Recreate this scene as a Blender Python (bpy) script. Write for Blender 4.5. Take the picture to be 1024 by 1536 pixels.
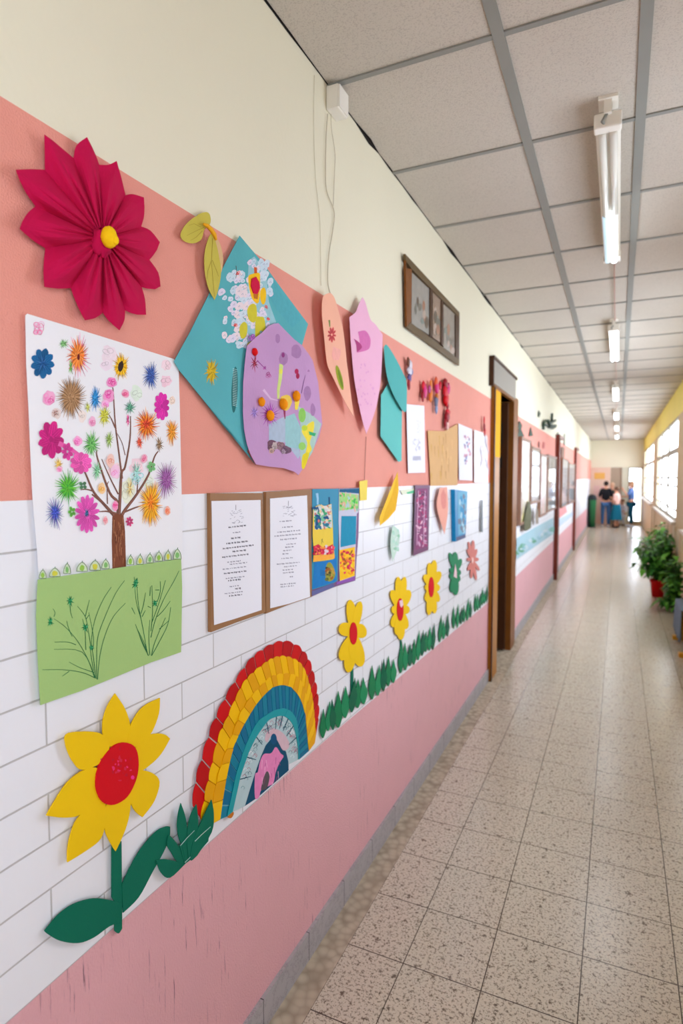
import bpy, bmesh, math, random
from mathutils import Vector, Matrix
for o in list(bpy.data.objects): bpy.data.objects.remove(o)
SC = bpy.context.scene; COL = SC.collection
R = random.Random(7)
# ---------------------------------------------------------------- camera
F = 900.0
PH = math.atan(51/900); PS = math.atan(.4622*math.cos(PH))
CAMP = Vector((1.017, 0, 1.795))
cd = bpy.data.cameras.new('camera'); cam = bpy.data.objects.new('camera', cd); COL.objects.link(cam)
cd.sensor_fit = 'VERTICAL'; cd.sensor_height = 36; cd.sensor_width = 24; cd.lens = 36*F/1536
cam.location = CAMP; cam.rotation_euler = (math.pi/2-PH, 0, PS)
cd.clip_start = .02; cd.clip_end = 300
cd.dof.use_dof = True; cd.dof.focus_distance = 1.55; cd.dof.aperture_fstop = 2.8
SC.camera = cam
# ---------------------------------------------------------------- sky, exposure
SKY = 6.3
w = bpy.data.worlds.new('sky'); SC.world = w; w.use_nodes = True
bg = w.node_tree.nodes['Background']; bg.inputs[0].default_value = (.845, .93, 1.07, 1); bg.inputs[1].default_value = SKY
SC.view_settings.view_transform = 'Standard'; SC.view_settings.look = 'None'
SC.view_settings.gamma = 1; SC.view_settings.use_curve_mapping = False; SC.view_settings.exposure = 0.13
SC.cycles.use_denoising = True; SC.cycles.max_bounces = 10; SC.cycles.diffuse_bounces = 7
SC.cycles.caustics_reflective = False; SC.cycles.caustics_refractive = False; SC.cycles.sample_clamp_indirect = 8
XR = 1.85; H = 3.255; YB = -5.0; YE = 25.5
WINS = [(-4.5, .1), (2.2, 3.5), (4.9, 9.2), (10.9, 16.6), (18.3, 24.8)]; WZ = (1.1, 2.78)  # unseen near ones are shaped, the narrow one added, to light the left wall
for k, (a, b) in enumerate(WINS):                       # sky portals in the window openings
    l = bpy.data.lights.new('window_daylight', 'AREA'); l.shape = 'RECTANGLE'; l.size = WZ[1]-WZ[0]; l.size_y = b-a
    l.cycles.is_portal = True
    lo = bpy.data.objects.new('window_daylight', l); COL.objects.link(lo)
    lo.location = (XR+.09, (a+b)/2, (WZ[0]+WZ[1])/2); lo.rotation_euler = (0, math.radians(90), 0)

# ---------------------------------------------------------------- materials
def lin(c): return tuple(((v/255)/12.92 if v/255 <= .04045 else ((v/255+.055)/1.055)**2.4) for v in c)
MC = {}
def mat(name, rgb, rough=.6, var=.06, scale=30, bump=0, bscale=200, metal=0, coat=0, emit=0, spec=.18, trans=0):
    if name in MC: return MC[name]
    m = bpy.data.materials.new(name); m.use_nodes = True; MC[name] = m
    N = m.node_tree.nodes; L = m.node_tree.links; b = N['Principled BSDF']
    c = lin(rgb)
    tc = N.new('ShaderNodeTexCoord'); nz = N.new('ShaderNodeTexNoise'); nz.inputs['Scale'].default_value = scale; nz.inputs['Detail'].default_value = 4
    L.new(tc.outputs['Object'], nz.inputs['Vector'])
    mx = N.new('ShaderNodeMix'); mx.data_type = 'RGBA'
    mx.inputs[6].default_value = (*[v*(1-var) for v in c], 1); mx.inputs[7].default_value = (*[min(1, v*(1+var)) for v in c], 1)
    L.new(nz.outputs['Fac'], mx.inputs[0]); L.new(mx.outputs[2], b.inputs['Base Color'])
    b.inputs['Roughness'].default_value = rough; b.inputs['Metallic'].default_value = metal
    b.inputs['Coat Weight'].default_value = coat; b.inputs['Coat Roughness'].default_value = .12
    b.inputs['Specular IOR Level'].default_value = spec
    if emit: 
        b.inputs['Emission Color'].default_value = (*c, 1); b.inputs['Emission Strength'].default_value = emit
    if trans: b.inputs['Subsurface Weight'].default_value = 0
    if bump:
        n2 = N.new('ShaderNodeTexNoise'); n2.inputs['Scale'].default_value = bscale; n2.inputs['Detail'].default_value = 3
        L.new(tc.outputs['Object'], n2.inputs['Vector'])
        bp = N.new('ShaderNodeBump'); bp.inputs['Strength'].default_value = bump; bp.inputs['Distance'].default_value = .004
        L.new(n2.outputs['Fac'], bp.inputs['Height']); L.new(bp.outputs[0], b.inputs['Normal'])
    return m
def nd(m, t, **kw):
    n = m.node_tree.nodes.new(t)
    for k, v in kw.items(): setattr(n, k, v)
    return n
def ramp(m, fac, stops):
    r = nd(m, 'ShaderNodeValToRGB'); e = r.color_ramp.elements
    while len(e) < len(stops): e.new(.5)
    for el, (p, c) in zip(e, stops): el.position = p; el.color = (*c, 1)
    m.node_tree.links.new(fac, r.inputs[0]); return r.outputs[0]
def mixc(m, fac, a, b, bt='MIX'):
    x = nd(m, 'ShaderNodeMix', data_type='RGBA', blend_type=bt); L = m.node_tree.links
    for s, v in ((0, fac), (6, a), (7, b)):
        if hasattr(v, 'links'): L.new(v, x.inputs[s])
        elif isinstance(v, (int, float)): x.inputs[s].default_value = v
        else: x.inputs[s].default_value = (*v, 1)
    return x.outputs[2]
def noise(m, scale, detail=4, vec=None, rough=.5):
    n = nd(m, 'ShaderNodeTexNoise'); n.inputs['Scale'].default_value = scale; n.inputs['Detail'].default_value = detail; n.inputs['Roughness'].default_value = rough
    if vec is None: vec = nd(m, 'ShaderNodeTexCoord').outputs['Object']
    m.node_tree.links.new(vec, n.inputs['Vector']); return n.outputs['Fac']
def bumpn(m, h, strength, dist):
    b = nd(m, 'ShaderNodeBump'); b.inputs['Strength'].default_value = strength; b.inputs['Distance'].default_value = dist
    m.node_tree.links.new(h, b.inputs['Height']); return b.outputs[0]
def mapping(m, scale):
    tc = nd(m, 'ShaderNodeTexCoord'); mp = nd(m, 'ShaderNodeMapping'); mp.inputs['Scale'].default_value = scale
    m.node_tree.links.new(tc.outputs['Object'], mp.inputs['Vector']); return mp.outputs[0]

PINK_TOP = mat('salmon_paint', (229, 153, 138), .7, .04, 9, .5, 260)
# pink dado: rough plaster with dark vertical scuffs
m = PINK_LOW = mat('dado_paint', (221, 167, 173), .42, .05, 5, .55, 170)
sc1 = noise(m, 1.0, 6, mapping(m, (1, 110, 6)), .65); patch = noise(m, 2.6, 2)
f1 = ramp(m, sc1, [(0, (0,0,0)), (.60, (0,0,0)), (.68, (1,1,1)), (1, (1,1,1))]); f2 = ramp(m, patch, [(0, (0,0,0)), (.44, (0,0,0)), (.62, (1,1,1)), (1, (1,1,1))])
ff = mixc(m, 1.0, f1, f2, 'MULTIPLY')
bs = m.node_tree.nodes['Principled BSDF']; src = bs.inputs['Base Color'].links[0].from_socket
m.node_tree.links.new(mixc(m, ff, src, lin((120, 84, 92))), bs.inputs['Base Color'])
CREAM = mat('cream_paint', (228, 223, 200), .6, .04, 1.3, .15, 60)
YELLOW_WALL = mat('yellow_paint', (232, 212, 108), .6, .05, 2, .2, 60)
BEIGE = mat('beige_paint', (205, 180, 140), .6, .06, 3, .2, 80)
BLACK = mat('black_gap', (38, 33, 30), .9)
# white painted brick
m = BRICK = mat('white_brick_paint', (230, 231, 236), .38, .03, 4, spec=.4)
tc = nd(m, 'ShaderNodeTexCoord'); sp = nd(m, 'ShaderNodeSeparateXYZ'); cb = nd(m, 'ShaderNodeCombineXYZ')
L = m.node_tree.links; L.new(tc.outputs['Object'], sp.inputs[0]); L.new(sp.outputs[1], cb.inputs[0])
sub = nd(m, 'ShaderNodeMath', operation='SUBTRACT'); sub.inputs[1].default_value = .775-.098*2; L.new(sp.outputs[2], sub.inputs[0]); L.new(sub.outputs[0], cb.inputs[1])
bt = nd(m, 'ShaderNodeTexBrick'); L.new(cb.outputs[0], bt.inputs['Vector'])
bt.inputs['Scale'].default_value = 1; bt.inputs['Brick Width'].default_value = .27; bt.inputs['Row Height'].default_value = .098
bt.inputs['Mortar Size'].default_value = .0022; bt.inputs['Mortar Smooth'].default_value = .3; bt.offset = .5
bs = m.node_tree.nodes['Principled BSDF']; src = bs.inputs['Base Color'].links[0].from_socket
L.new(mixc(m, bt.outputs['Fac'], src, lin((186, 184, 184))), bs.inputs['Base Color'])
inv = nd(m, 'ShaderNodeMath', operation='SUBTRACT'); inv.inputs[0].default_value = 1; L.new(bt.outputs['Fac'], inv.inputs[1])
ad = nd(m, 'ShaderNodeMath', operation='MULTIPLY_ADD'); L.new(noise(m, 14, 3), ad.inputs[0]); ad.inputs[1].default_value = .5; L.new(inv.outputs[0], ad.inputs[2])
L.new(bumpn(m, ad.outputs[0], .55, .004), bs.inputs['Normal'])
# terrazzo floor (UV: one unit per tile)
m = FLOOR = mat('terrazzo_tiles', (200, 192, 174), .26, .04, 3)
bs = m.node_tree.nodes['Principled BSDF']; L = m.node_tree.links; src = bs.inputs['Base Color'].links[0].from_socket
sA = ramp(m, noise(m, 95, 5, rough=.7), [(0, (0,0,0)), (.525, (0,0,0)), (.585, (1,1,1)), (1, (1,1,1))])
sB = ramp(m, noise(m, 36, 6, rough=.75), [(0, (0,0,0)), (.57, (0,0,0)), (.61, (1,1,1)), (1, (1,1,1))])
sC = ramp(m, noise(m, 190, 2), [(0, (1,1,1)), (.36, (1,1,1)), (.42, (0,0,0)), (1, (0,0,0))])
c1 = mixc(m, sC, src, lin((208, 196, 176))); c1 = mixc(m, mixc(m, .75, (0,0,0), sA), c1, lin((98, 84, 70)))
c1 = mixc(m, mixc(m, .9, (0,0,0), sB), c1, lin((88, 74, 60)))
uv = nd(m, 'ShaderNodeUVMap'); spu = nd(m, 'ShaderNodeSeparateXYZ'); L.new(uv.outputs[0], spu.inputs[0])
def jl(sock, wd):
    fr = nd(m, 'ShaderNodeMath', operation='FRACT'); L.new(sock, fr.inputs[0])
    pp = nd(m, 'ShaderNodeMath', operation='PINGPONG'); L.new(sock, pp.inputs[0]); pp.inputs[1].default_value = .5
    lt = nd(m, 'ShaderNodeMath', operation='LESS_THAN'); L.new(pp.outputs[0], lt.inputs[0]); lt.inputs[1].default_value = wd
    return lt.outputs[0]
mxm = nd(m, 'ShaderNodeMath', operation='MAXIMUM'); L.new(jl(spu.outputs[0], .0065), mxm.inputs[0]); L.new(jl(spu.outputs[1], .0065), mxm.inputs[1])
L.new(mixc(m, mxm.outputs[0], c1, lin((66, 54, 46))), bs.inputs['Base Color'])
rr = nd(m, 'ShaderNodeMapRange'); L.new(noise(m, 2.2, 3), rr.inputs[0]); rr.inputs[3].default_value = .19; rr.inputs[4].default_value = .24; bs.inputs['Specular IOR Level'].default_value = .65; L.new(rr.outputs[0], bs.inputs['Roughness'])
# worn mortar strip beside the skirting
m = BORDER = mat('worn_cement', (170, 156, 138), .55, .15, 12)
bs = m.node_tree.nodes['Principled BSDF']; L = m.node_tree.links
vo = nd(m, 'ShaderNodeTexVoronoi'); vo.inputs['Scale'].default_value = 30; L.new(mixc(m, .06, nd(m, 'ShaderNodeTexCoord').outputs['Object'], nd(m, 'ShaderNodeTexNoise').outputs['Color']), vo.inputs['Vector'])
col = ramp(m, vo.outputs['Distance'], [(0, lin((206, 194, 174))), (.35, lin((190, 176, 156))), (.75, lin((140, 126, 108))), (1, lin((110, 98, 84)))])
L.new(mixc(m, noise(m, 9), col, lin((176, 162, 142))), bs.inputs['Base Color']); L.new(bumpn(m, vo.outputs['Distance'], .3, .004), bs.inputs['Normal'])
# skirting
m = SKIRT = mat('grey_marble_skirting', (168, 164, 166), .45, .1, 8)
bs = m.node_tree.nodes['Principled BSDF']; L = m.node_tree.links; src = bs.inputs['Base Color'].links[0].from_socket
v1 = ramp(m, noise(m, 14, 8, rough=.75), [(0, (0,0,0)), (.485, (0,0,0)), (.5, (1,1,1)), (.515, (0,0,0)), (1, (0,0,0))])
tcs = nd(m, 'ShaderNodeSeparateXYZ'); L.new(nd(m, 'ShaderNodeTexCoord').outputs['Object'], tcs.inputs[0])
ml = nd(m, 'ShaderNodeMath', operation='PINGPONG'); ml.inputs[1].default_value = .1575; L.new(tcs.outputs[1], ml.inputs[0])
lt = nd(m, 'ShaderNodeMath', operation='LESS_THAN'); lt.inputs[1].default_value = .0016; L.new(ml.outputs[0], lt.inputs[0])
L.new(mixc(m, lt.outputs[0], mixc(m, mixc(m, .55, (0,0,0), v1), src, lin((84, 78, 82))), lin((52, 48, 50))), bs.inputs['Base Color'])
# ceiling board
m = CEIL = mat('ceiling_board', (196, 188, 176), .85, .05, 2.5)
bs = m.node_tree.nodes['Principled BSDF']; L = m.node_tree.links; src = bs.inputs['Base Color'].links[0].from_socket
L.new(mixc(m, ramp(m, noise(m, 190, 3), [(0, (0,0,0)), (.52, (0,0,0)), (.62, (.3,.3,.3)), (1, (.3,.3,.3))]), src, lin((140, 132, 122))), bs.inputs['Base Color'])
L.new(bumpn(m, noise(m, 220, 3), .5, .003), bs.inputs['Normal'])
BAR = mat('grey_ceiling_bar', (140, 140, 134), .5, .05, 10)
WOOD_OCHRE = mat('ochre_varnished_wood', (160, 102, 22), .5, .2, 6, coat=.12)
WOOD_DARK = mat('dark_varnished_wood', (66, 38, 20), .45, .3, 6)
WOOD_MID = mat('brown_varnished_wood', (122, 74, 26), .45, .25, 6)
RED_WOOD = mat('red_brown_wood', (112, 48, 34), .35, .15, 6, coat=.3)
WHITE_PLASTIC = mat('white_plastic', (232, 228, 218), .4, .03)
WINFRAME = mat('grey_window_paint', (168, 164, 150), .5, .05)
def glass(name, fac):
    g = bpy.data.materials.new(name); g.use_nodes = True; n = g.node_tree.nodes; n.clear(); L = g.node_tree.links
    o, t, s, x = n.new('ShaderNodeOutputMaterial'), n.new('ShaderNodeBsdfTransparent'), n.new('ShaderNodeBsdfGlossy'), n.new('ShaderNodeMixShader')
    s.inputs['Roughness'].default_value = .05
    if fac is None: fr = n.new('ShaderNodeFresnel'); fr.inputs[0].default_value = 1.3; L.new(fr.outputs[0], x.inputs[0])
    else: x.inputs[0].default_value = fac
    L.new(t.outputs[0], x.inputs[1]); L.new(s.outputs[0], x.inputs[2]); L.new(x.outputs[0], o.inputs[0]); return g
WGLASS = glass('window_glass', .02); CGLASS = glass('cover_glass', None)

# ---------------------------------------------------------------- helpers
f_ = Vector((-math.sin(PS)*math.cos(PH), math.cos(PS)*math.cos(PH), -math.sin(PH)))
r_ = Vector((math.cos(PS), math.sin(PS), 0)); u_ = r_.cross(f_)
def hit(x, y, ax, v):                                   # where the sight line of a photo point meets a plane of the place
    d = f_*F + r_*(x-512) - u_*(y-768); t = (v-CAMP[ax])/d[ax]; return CAMP + d*t
def W(x, y, off=0.0): return hit(x, y, 0, off)
def crop(x0, y0, s):
    return lambda *pts: [(x0+p[0]/s, y0+p[1]/s) for p in pts]
class MB:
    def __init__(s): s.v = []; s.f = []; s.m = []; s.mats = []; s.sm = []; s.uv = None
    def mi(s, m):
        if m not in s.mats: s.mats.append(m)
        return s.mats.index(m)
    def add(s, vs, fs, m, smooth=False):
        b = len(s.v); s.v += [Vector(p) for p in vs]; k = s.mi(m)
        for q in fs: s.f.append([b+i for i in q]); s.m.append(k); s.sm.append(smooth)
        return s
    def box(s, a, b, m):
        x0, y0, z0 = a; x1, y1, z1 = b
        return s.add([(x0,y0,z0),(x1,y0,z0),(x1,y1,z0),(x0,y1,z0),(x0,y0,z1),(x1,y0,z1),(x1,y1,z1),(x0,y1,z1)],
                     [(0,3,2,1),(4,5,6,7),(0,1,5,4),(1,2,6,5),(2,3,7,6),(3,0,4,7)], m)
    def slab(s, pts, t, m):                              # outline facing +x, given as 3D points, thickness t towards the wall
        n = len(pts); ar = sum(pts[i].y*pts[(i+1)%n].z-pts[(i+1)%n].y*pts[i].z for i in range(n))
        if ar < 0: pts = pts[::-1]
        if t == 0: return s.add(pts, [tuple(range(n))], m)
        bk = [p-Vector((t, 0, 0)) for p in pts]
        return s.add(pts+bk, [tuple(range(n)), tuple(range(2*n-1, n-1, -1))]+[(i, n+i, n+(i+1)%n, (i+1)%n) for i in range(n)], m)
    def cut(s, px, off, t, m):                           # photo outline, front face at distance off from the wall
        return s.slab([W(p[0], p[1], (off(p[0], p[1]) if callable(off) else off) + (p[2] if len(p) > 2 else 0)) for p in px], t, m)
    def tube(s, pts, rad, m, n=8, cap=True):
        pts = [Vector(p) for p in pts]; rings = []
        for i, p in enumerate(pts):
            d = (pts[min(i+1, len(pts)-1)]-pts[max(i-1, 0)]).normalized()
            a = d.orthogonal().normalized() if i == 0 else (rings_a - d*rings_a.dot(d)).normalized()
            rings_a = a; b = d.cross(a); rr = rad[i] if isinstance(rad, (list, tuple)) else rad
            rings.append([p+(a*math.cos(t)+b*math.sin(t))*rr for t in [2*math.pi*k/n for k in range(n)]])
        vs = [v for r in rings for v in r]; fs = []
        for i in range(len(pts)-1):
            for k in range(n): fs.append((i*n+k, i*n+(k+1)%n, (i+1)*n+(k+1)%n, (i+1)*n+k))
        if cap: fs.append(tuple(range(n))[::-1]); fs.append(tuple((len(pts)-1)*n+k for k in range(n)))
        return s.add(vs, fs, m, True)
    def ball(s, c, r3, m, nu=14, nv=9, jit=0):
        c = Vector(c); vs = []; fs = []
        for j in range(nv+1):
            ph = math.pi*j/nv
            for i in range(nu):
                a = 2*math.pi*i/nu; q = 1+R.uniform(-jit, jit)
                vs.append(c+Vector((r3[0]*math.sin(ph)*math.cos(a)*q, r3[1]*math.sin(ph)*math.sin(a)*q, r3[2]*math.cos(ph)*q)))
        for j in range(nv):
            for i in range(nu): fs.append((j*nu+i, (j+1)*nu+i, (j+1)*nu+(i+1)%nu, j*nu+(i+1)%nu))
        return s.add(vs, fs, m, True)
    def lathe(s, c, prof, m, n=24):
        c = Vector(c); vs = [c+Vector((r*math.cos(2*math.pi*k/n), r*math.sin(2*math.pi*k/n), z)) for r, z in prof for k in range(n)]
        fs = [(i*n+k, i*n+(k+1)%n, (i+1)*n+(k+1)%n, (i+1)*n+k) for i in range(len(prof)-1) for k in range(n)]
        return s.add(vs, fs, m, True)
    def build(s, name, parent=None, label=None, origin=None, bevel=0):
        me = bpy.data.meshes.new(name); o = bpy.data.objects.new(name, me); COL.objects.link(o)
        if parent is not None: org = Vector(parent['_o'])
        elif origin is not None: org = Vector(origin)
        elif origin is None: org = Vector((0, 0, 0))
        me.from_pydata([v-org for v in s.v], [], s.f)
        for mm in s.mats: me.materials.append(mm)
        me.polygons.foreach_set('material_index', s.m); me.polygons.foreach_set('use_smooth', s.sm); me.update()
        if parent is not None: o.parent = parent; o['_o'] = tuple(org)
        else: o.location = org; o['_o'] = tuple(org)
        if label: o['label'] = label
        if bevel:
            b = o.modifiers.new('bevel', 'BEVEL'); b.width = bevel; b.segments = 2; b.limit_method = 'ANGLE'
        return o
def tag(o, label, cat, group=None):
    o['label'] = label; o['category'] = cat
    if group: o['group'] = group
    return o
def thing(name, label, cat, loc=(0, 0, 0), group=None):
    o = bpy.data.objects.new(name, None); COL.objects.link(o); o.location = loc; o['_o'] = tuple(loc); o.empty_display_size = .1
    return tag(o, label, cat, group)
def one(mb, name, label, cat, loc, group=None, bevel=0): return tag(mb.build(name, None, None, loc, bevel), label, cat, group)
def struct(mb, name, parent=None, bevel=0):
    o = mb.build(name, parent, bevel=bevel); o['kind'] = 'structure'; return o
def cr(pts, sharp=(), n=4, closed=True):                 # smooth outline through points, corners kept where listed
    N = len(pts); out = []
    for i in range(N if closed else N-1):
        p1 = pts[i]; p2 = pts[(i+1) % N]
        p0 = p1 if (i in sharp or (not closed and i == 0)) else pts[(i-1) % N]
        p3 = p2 if (((i+1) % N) in sharp or (not closed and i == N-2)) else pts[(i+2) % N]
        for k in range(n):
            t = k/n
            out.append(tuple(.5*((2*p1[j])+(-p0[j]+p2[j])*t+(2*p0[j]-5*p1[j]+4*p2[j]-p3[j])*t*t+(-p0[j]+3*p1[j]-3*p2[j]+p3[j])*t**3) for j in (0, 1)))
    if not closed: out.append(tuple(pts[-1][:2]))
    return out
def ell(cx, cy, rx, ry, n=14, rot=0, wob=0):
    c, s = math.cos(rot), math.sin(rot); o = []
    for k in range(n):
        a = 2*math.pi*k/n; q = 1+R.uniform(-wob, wob); x, y = rx*math.cos(a)*q, ry*math.sin(a)*q
        o.append((cx+x*c-y*s, cy+x*s+y*c))
    return o
def line(pts, w0, w1=None):                              # a drawn line of varying width as an outline
    w1 = w0 if w1 is None else w1; n = len(pts); l = []; r = []
    for i, p in enumerate(pts):
        a = pts[max(i-1, 0)]; b = pts[min(i+1, n-1)]; dx, dy = b[0]-a[0], b[1]-a[1]; d = math.hypot(dx, dy) or 1
        ww = (w0+(w1-w0)*i/(n-1))/2; l.append((p[0]-dy/d*ww, p[1]+dx/d*ww)); r.append((p[0]+dy/d*ww, p[1]-dx/d*ww))
    return l+r[::-1]
# ---------------------------------------------------------------- room shell
ZM, ZP = 1.753, 2.475                                    # top of the white bricks, top of the salmon band
DOORS = [(5.30, 6.60, 2.575), (11.12, 12.0, 2.5), (15.9, 16.9, 2.5)]
def zlow(y): return .775 if y < 2 else max(.70, .775-(y-2)*.0215)
mb = MB()
ys = [YB]
for a, b, z in DOORS: ys += [a, b]
ys += [YE]
def wallseg(y0, y1, z0=0):
    n = max(1, int((y1-y0)/1.0)); q = [y0+(y1-y0)*i/n for i in range(n+1)]
    for p, r in zip(q, q[1:]):
        for (fa, fb, m) in ((lambda y: 0, zlow, PINK_LOW), (zlow, lambda y: ZM, BRICK), (lambda y: ZM, lambda y: ZP, PINK_TOP), (lambda y: ZP, lambda y: H, CREAM)):
            a0, a1, b0, b1 = max(fa(p), z0), max(fa(r), z0), fb(p), fb(r)
            if b0 <= a0: continue
            mb.add([(0, p, a0), (0, r, a1), (0, r, b1), (0, p, b0)], [(0, 1, 2, 3)], m)
edge = YB
for a, b, z in DOORS:
    wallseg(edge, a); wallseg(a, b, z)
    mb.add([(0, a, 0), (-.22, a, 0), (-.22, a, z), (0, a, z), (0, b, 0), (-.22, b, 0), (-.22, b, z), (0, b, z)], [(0, 1, 2, 3), (4, 7, 6, 5), (3, 2, 6, 7)], CREAM)
    edge = b
wallseg(edge, YE)
# the wall's far face and its ends, so that it is a solid wall
mb.add([(-.22, YB, 0), (-.22, YE, 0), (-.22, YE, H), (-.22, YB, H)], [], CREAM)
edge = YB
for a, b, z in DOORS+[(YE, YE, H)]:
    mb.add([(-.22, edge, 0), (-.22, a, 0), (-.22, a, H), (-.22, edge, H)], [(0, 3, 2, 1)], CREAM)
    if b > a: mb.add([(-.22, a, z), (-.22, b, z), (-.22, b, H), (-.22, a, H)], [(0, 3, 2, 1)], CREAM)
    edge = b
struct(mb, 'wall_left')
# floor: columns of tiles
mb = MB(); xs = [0, .112, .334, .62, .935, 1.25, 1.55, XR]
for i, (a, b) in enumerate(zip(xs, xs[1:])):
    mb.add([(a, YB, 0), (b, YB, 0), (b, YE+3, 0), (a, YE+3, 0)], [(0, 1, 2, 3)], BORDER if i == 0 else FLOOR)
mb.add([(-1.6, YB, -.002), (0, YB, -.002), (0, YE+3, -.002), (-1.6, YE+3, -.002)], [(0, 1, 2, 3)], BORDER)
fl = struct(mb, 'floor'); uvl = fl.data.uv_layers.new(name='UVMap')
for p in fl.data.polygons:
    for li in p.loop_indices:
        co = fl.data.vertices[fl.data.loops[li].vertex_index].co
        k = p.index; lo, hi = (xs[k], xs[k+1]) if k < 7 else (-1.6, 0)
        uvl.data[li].uv = (0 if abs(co.x-lo) < 1e-4 else 1, (co.y-2.34)/.315)
mb = MB(); mb.add([(-.3, YB, H), (XR+.3, YB, H), (XR+.3, YE+3, H), (-.3, YE+3, H)], [(3, 2, 1, 0)], CEIL)
mb.add([(-.3, YB, H+.1), (XR+.3, YB, H+.1), (XR+.3, YE+3, H+.1), (-.3, YE+3, H+.1)], [(0, 1, 2, 3)], CEIL)
struct(mb, 'ceiling')
mb = MB()
for x in (.622, 1.062): mb.box((x-.019, YB, H-.008), (x+.019, YE, H+.002), BAR)
struct(mb, 'trim_1')
mb = MB(); k = -10
while 2.09+.70*k < YE:
    y = 2.09+.70*k; k += 1
    if y > YB: mb.box((0, y-.011, H-.006), (XR, y+.011, H+.002), BAR)
struct(mb, 'trim_2')
# crooked dark gap where the ceiling meets the wall
mb = MB(); pts = []; y = YB; R.seed(3)
while y < YE: pts.append((y, R.uniform(.002, .009) if R.random() < .85 else .018)); y += R.uniform(.06, .2)
for (y0, a), (y1, b) in zip(pts, pts[1:]):
    mb.add([(.001, y0, H-.001), (.001, y1, H-.001), (.001, y1, H-b), (.001, y0, H-a), (a*.7, y0, H-.0012), (b*.7, y1, H-.0012)], [(3, 2, 1, 0), (0, 1, 5, 4)], BLACK)
struct(mb, 'trim_3')
mb = MB(); edge = YB
for a, b, z in DOORS+[(YE, YE, 0)]:
    mb.box((0, edge, 0), (.012, a-.02 if b > a else a, .108), SKIRT); edge = b+.02
struct(mb, 'baseboard_left')
# right wall with its window openings
mb = MB(); e = YB
mb.box((XR, YB, 0), (XR+.08, YE+3, WZ[0]), BEIGE); mb.box((XR, YB, WZ[1]), (XR+.08, YE+3, H), YELLOW_WALL)
for a, b in WINS+[(YE+3, YE+3)]:
    mb.box((XR, e, WZ[0]), (XR+.08, a, WZ[1]), BEIGE); e = b
struct(mb, 'wall_right')
mb = MB()
for y in (2.6, 10.0, 10.8, 16.9, 18.1, 25): mb.box((XR-.03, y-.16, 0), (XR, y+.16, WZ[0]-.06), mat('pale_beige_paint', (214, 198, 170), .6))
struct(mb, 'trim_4')
mb = MB(); mb.box((0, YB-.2, 0), (XR, YB, H), CREAM); struct(mb, 'wall_back')
SILL = mat('pale_sill_paint', (214, 204, 190), .4)
for k, (a, b) in enumerate(WINS):
    fr = MB(); X0, X1 = XR+.004, XR+.022; z0, z1 = WZ
    for p, q in ((a, a+.06), (b-.06, b)): fr.box((X0, p, z0), (X1, q, z1), WINFRAME)
    fr.box((X0, a+.06, z0), (X1, b-.06, z0+.05), WINFRAME); fr.box((X0, a+.06, z1-.05), (X1, b-.06, z1), WINFRAME)
    n = 3 if b-a > 2 else 1; st = (b-a)/n
    for i in range(1, n): fr.box((X0-.01, a+i*st-.12, z0), (X1, a+i*st+.12, z1), WINFRAME)
    fr.box((X0, a, 2.2), (X1, b, 2.29), WINFRAME)
    for zz in (1.28, 1.66, 1.80): fr.box((X0-.014, a, zz-.016), (X0, b, zz+.016), WINFRAME)
    root = struct(fr, 'window_%d' % (k+1))
    g = MB()
    for i in range(n): g.box((X0+.008, a+i*st+.05, z0+.04), (X0+.011, a+(i+1)*st-.05, z1-.04), WGLASS)
    struct(g, 'pane', root)
    s_ = MB(); s_.box((XR-.07, a-.1, z0-.045), (XR, b+.1, z0), SILL); struct(s_, 'window_sill', root)
# far end: notice wall, doorway and bright glazing
mb = MB(); PINKISH = mat('pale_pink_plaster', (226, 196, 176), .6, .08, 4)
mb.box((-.0, YE, 0), (.72, YE+.2, 2.2), PINKISH); mb.box((0, YE, 2.2), (.72, YE+.2, H), CREAM); mb.box((1.12, YE, 2.2), (1.34, YE+.2, H), CREAM); mb.box((1.12, YE, 0), (1.34, YE+.2, 2.2), mat('pale_green_grey_paint', (206, 204, 184), .6))
mb.box((.72, YE, 2.2), (1.12, YE+.2, H), CREAM); mb.box((1.34, YE, 2.2), (XR, YE+.2, H), CREAM); mb.box((1.34, YE, 0), (XR, YE+.2, .08), BEIGE)  # cream above door height paints in the glow of the far ceiling
struct(mb, 'wall_far')
mb = MB(); mb.box((.72, YE+.08, 0), (1.12, YE+.12, 2.2), mat('grey_beige_door_paint', (172, 154, 134), .5)); d = struct(mb, 'door_4')
mb = MB(); mb.box((1.06, YE+.05, 1.0), (1.09, YE+.08, 1.12), BAR); struct(mb, 'door_handle', d)
mb = MB()
for y in (1.34, 1.80): mb.box((y, YE+.05, .08), (y+.05, YE+.1, 2.2), WINFRAME)
mb.box((1.34, YE+.05, .08), (XR, YE+.1, .14), WINFRAME); mb.box((1.34, YE+.05, 2.15), (XR, YE+.1, 2.2), WINFRAME); mb.box((1.34, YE+.05, 1.4), (XR, YE+.1, 1.43), WINFRAME)
wn = struct(mb, 'window_6'); mb = MB(); mb.box((1.36, YE+.07, .1), (1.82, YE+.075, 2.18), WGLASS); struct(mb, 'pane', wn)
# notices on the far wall
for (x0, x1, z0, z1, c, nm, lb) in ((.14, .52, 1.75, 2.0, (228, 178, 96), 'poster', 'small orange paper notice high on the pale far wall'),
        (.12, .34, 1.0, 1.5, (226, 186, 178), 'poster', 'pale pink paper poster below the orange notice on the far wall'),
        (.40, .62, .9, 1.45, (232, 170, 168), 'poster', 'rose pink paper poster on the far wall beside the far doorway')):
    mb = MB(); mb.box((x0, YE-.006, z0), (x1, YE-.001, z1), mat('p_%d' % int(z0*100), c, .6)); one(mb, nm, lb, 'poster', (x0, YE, z0))
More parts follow.
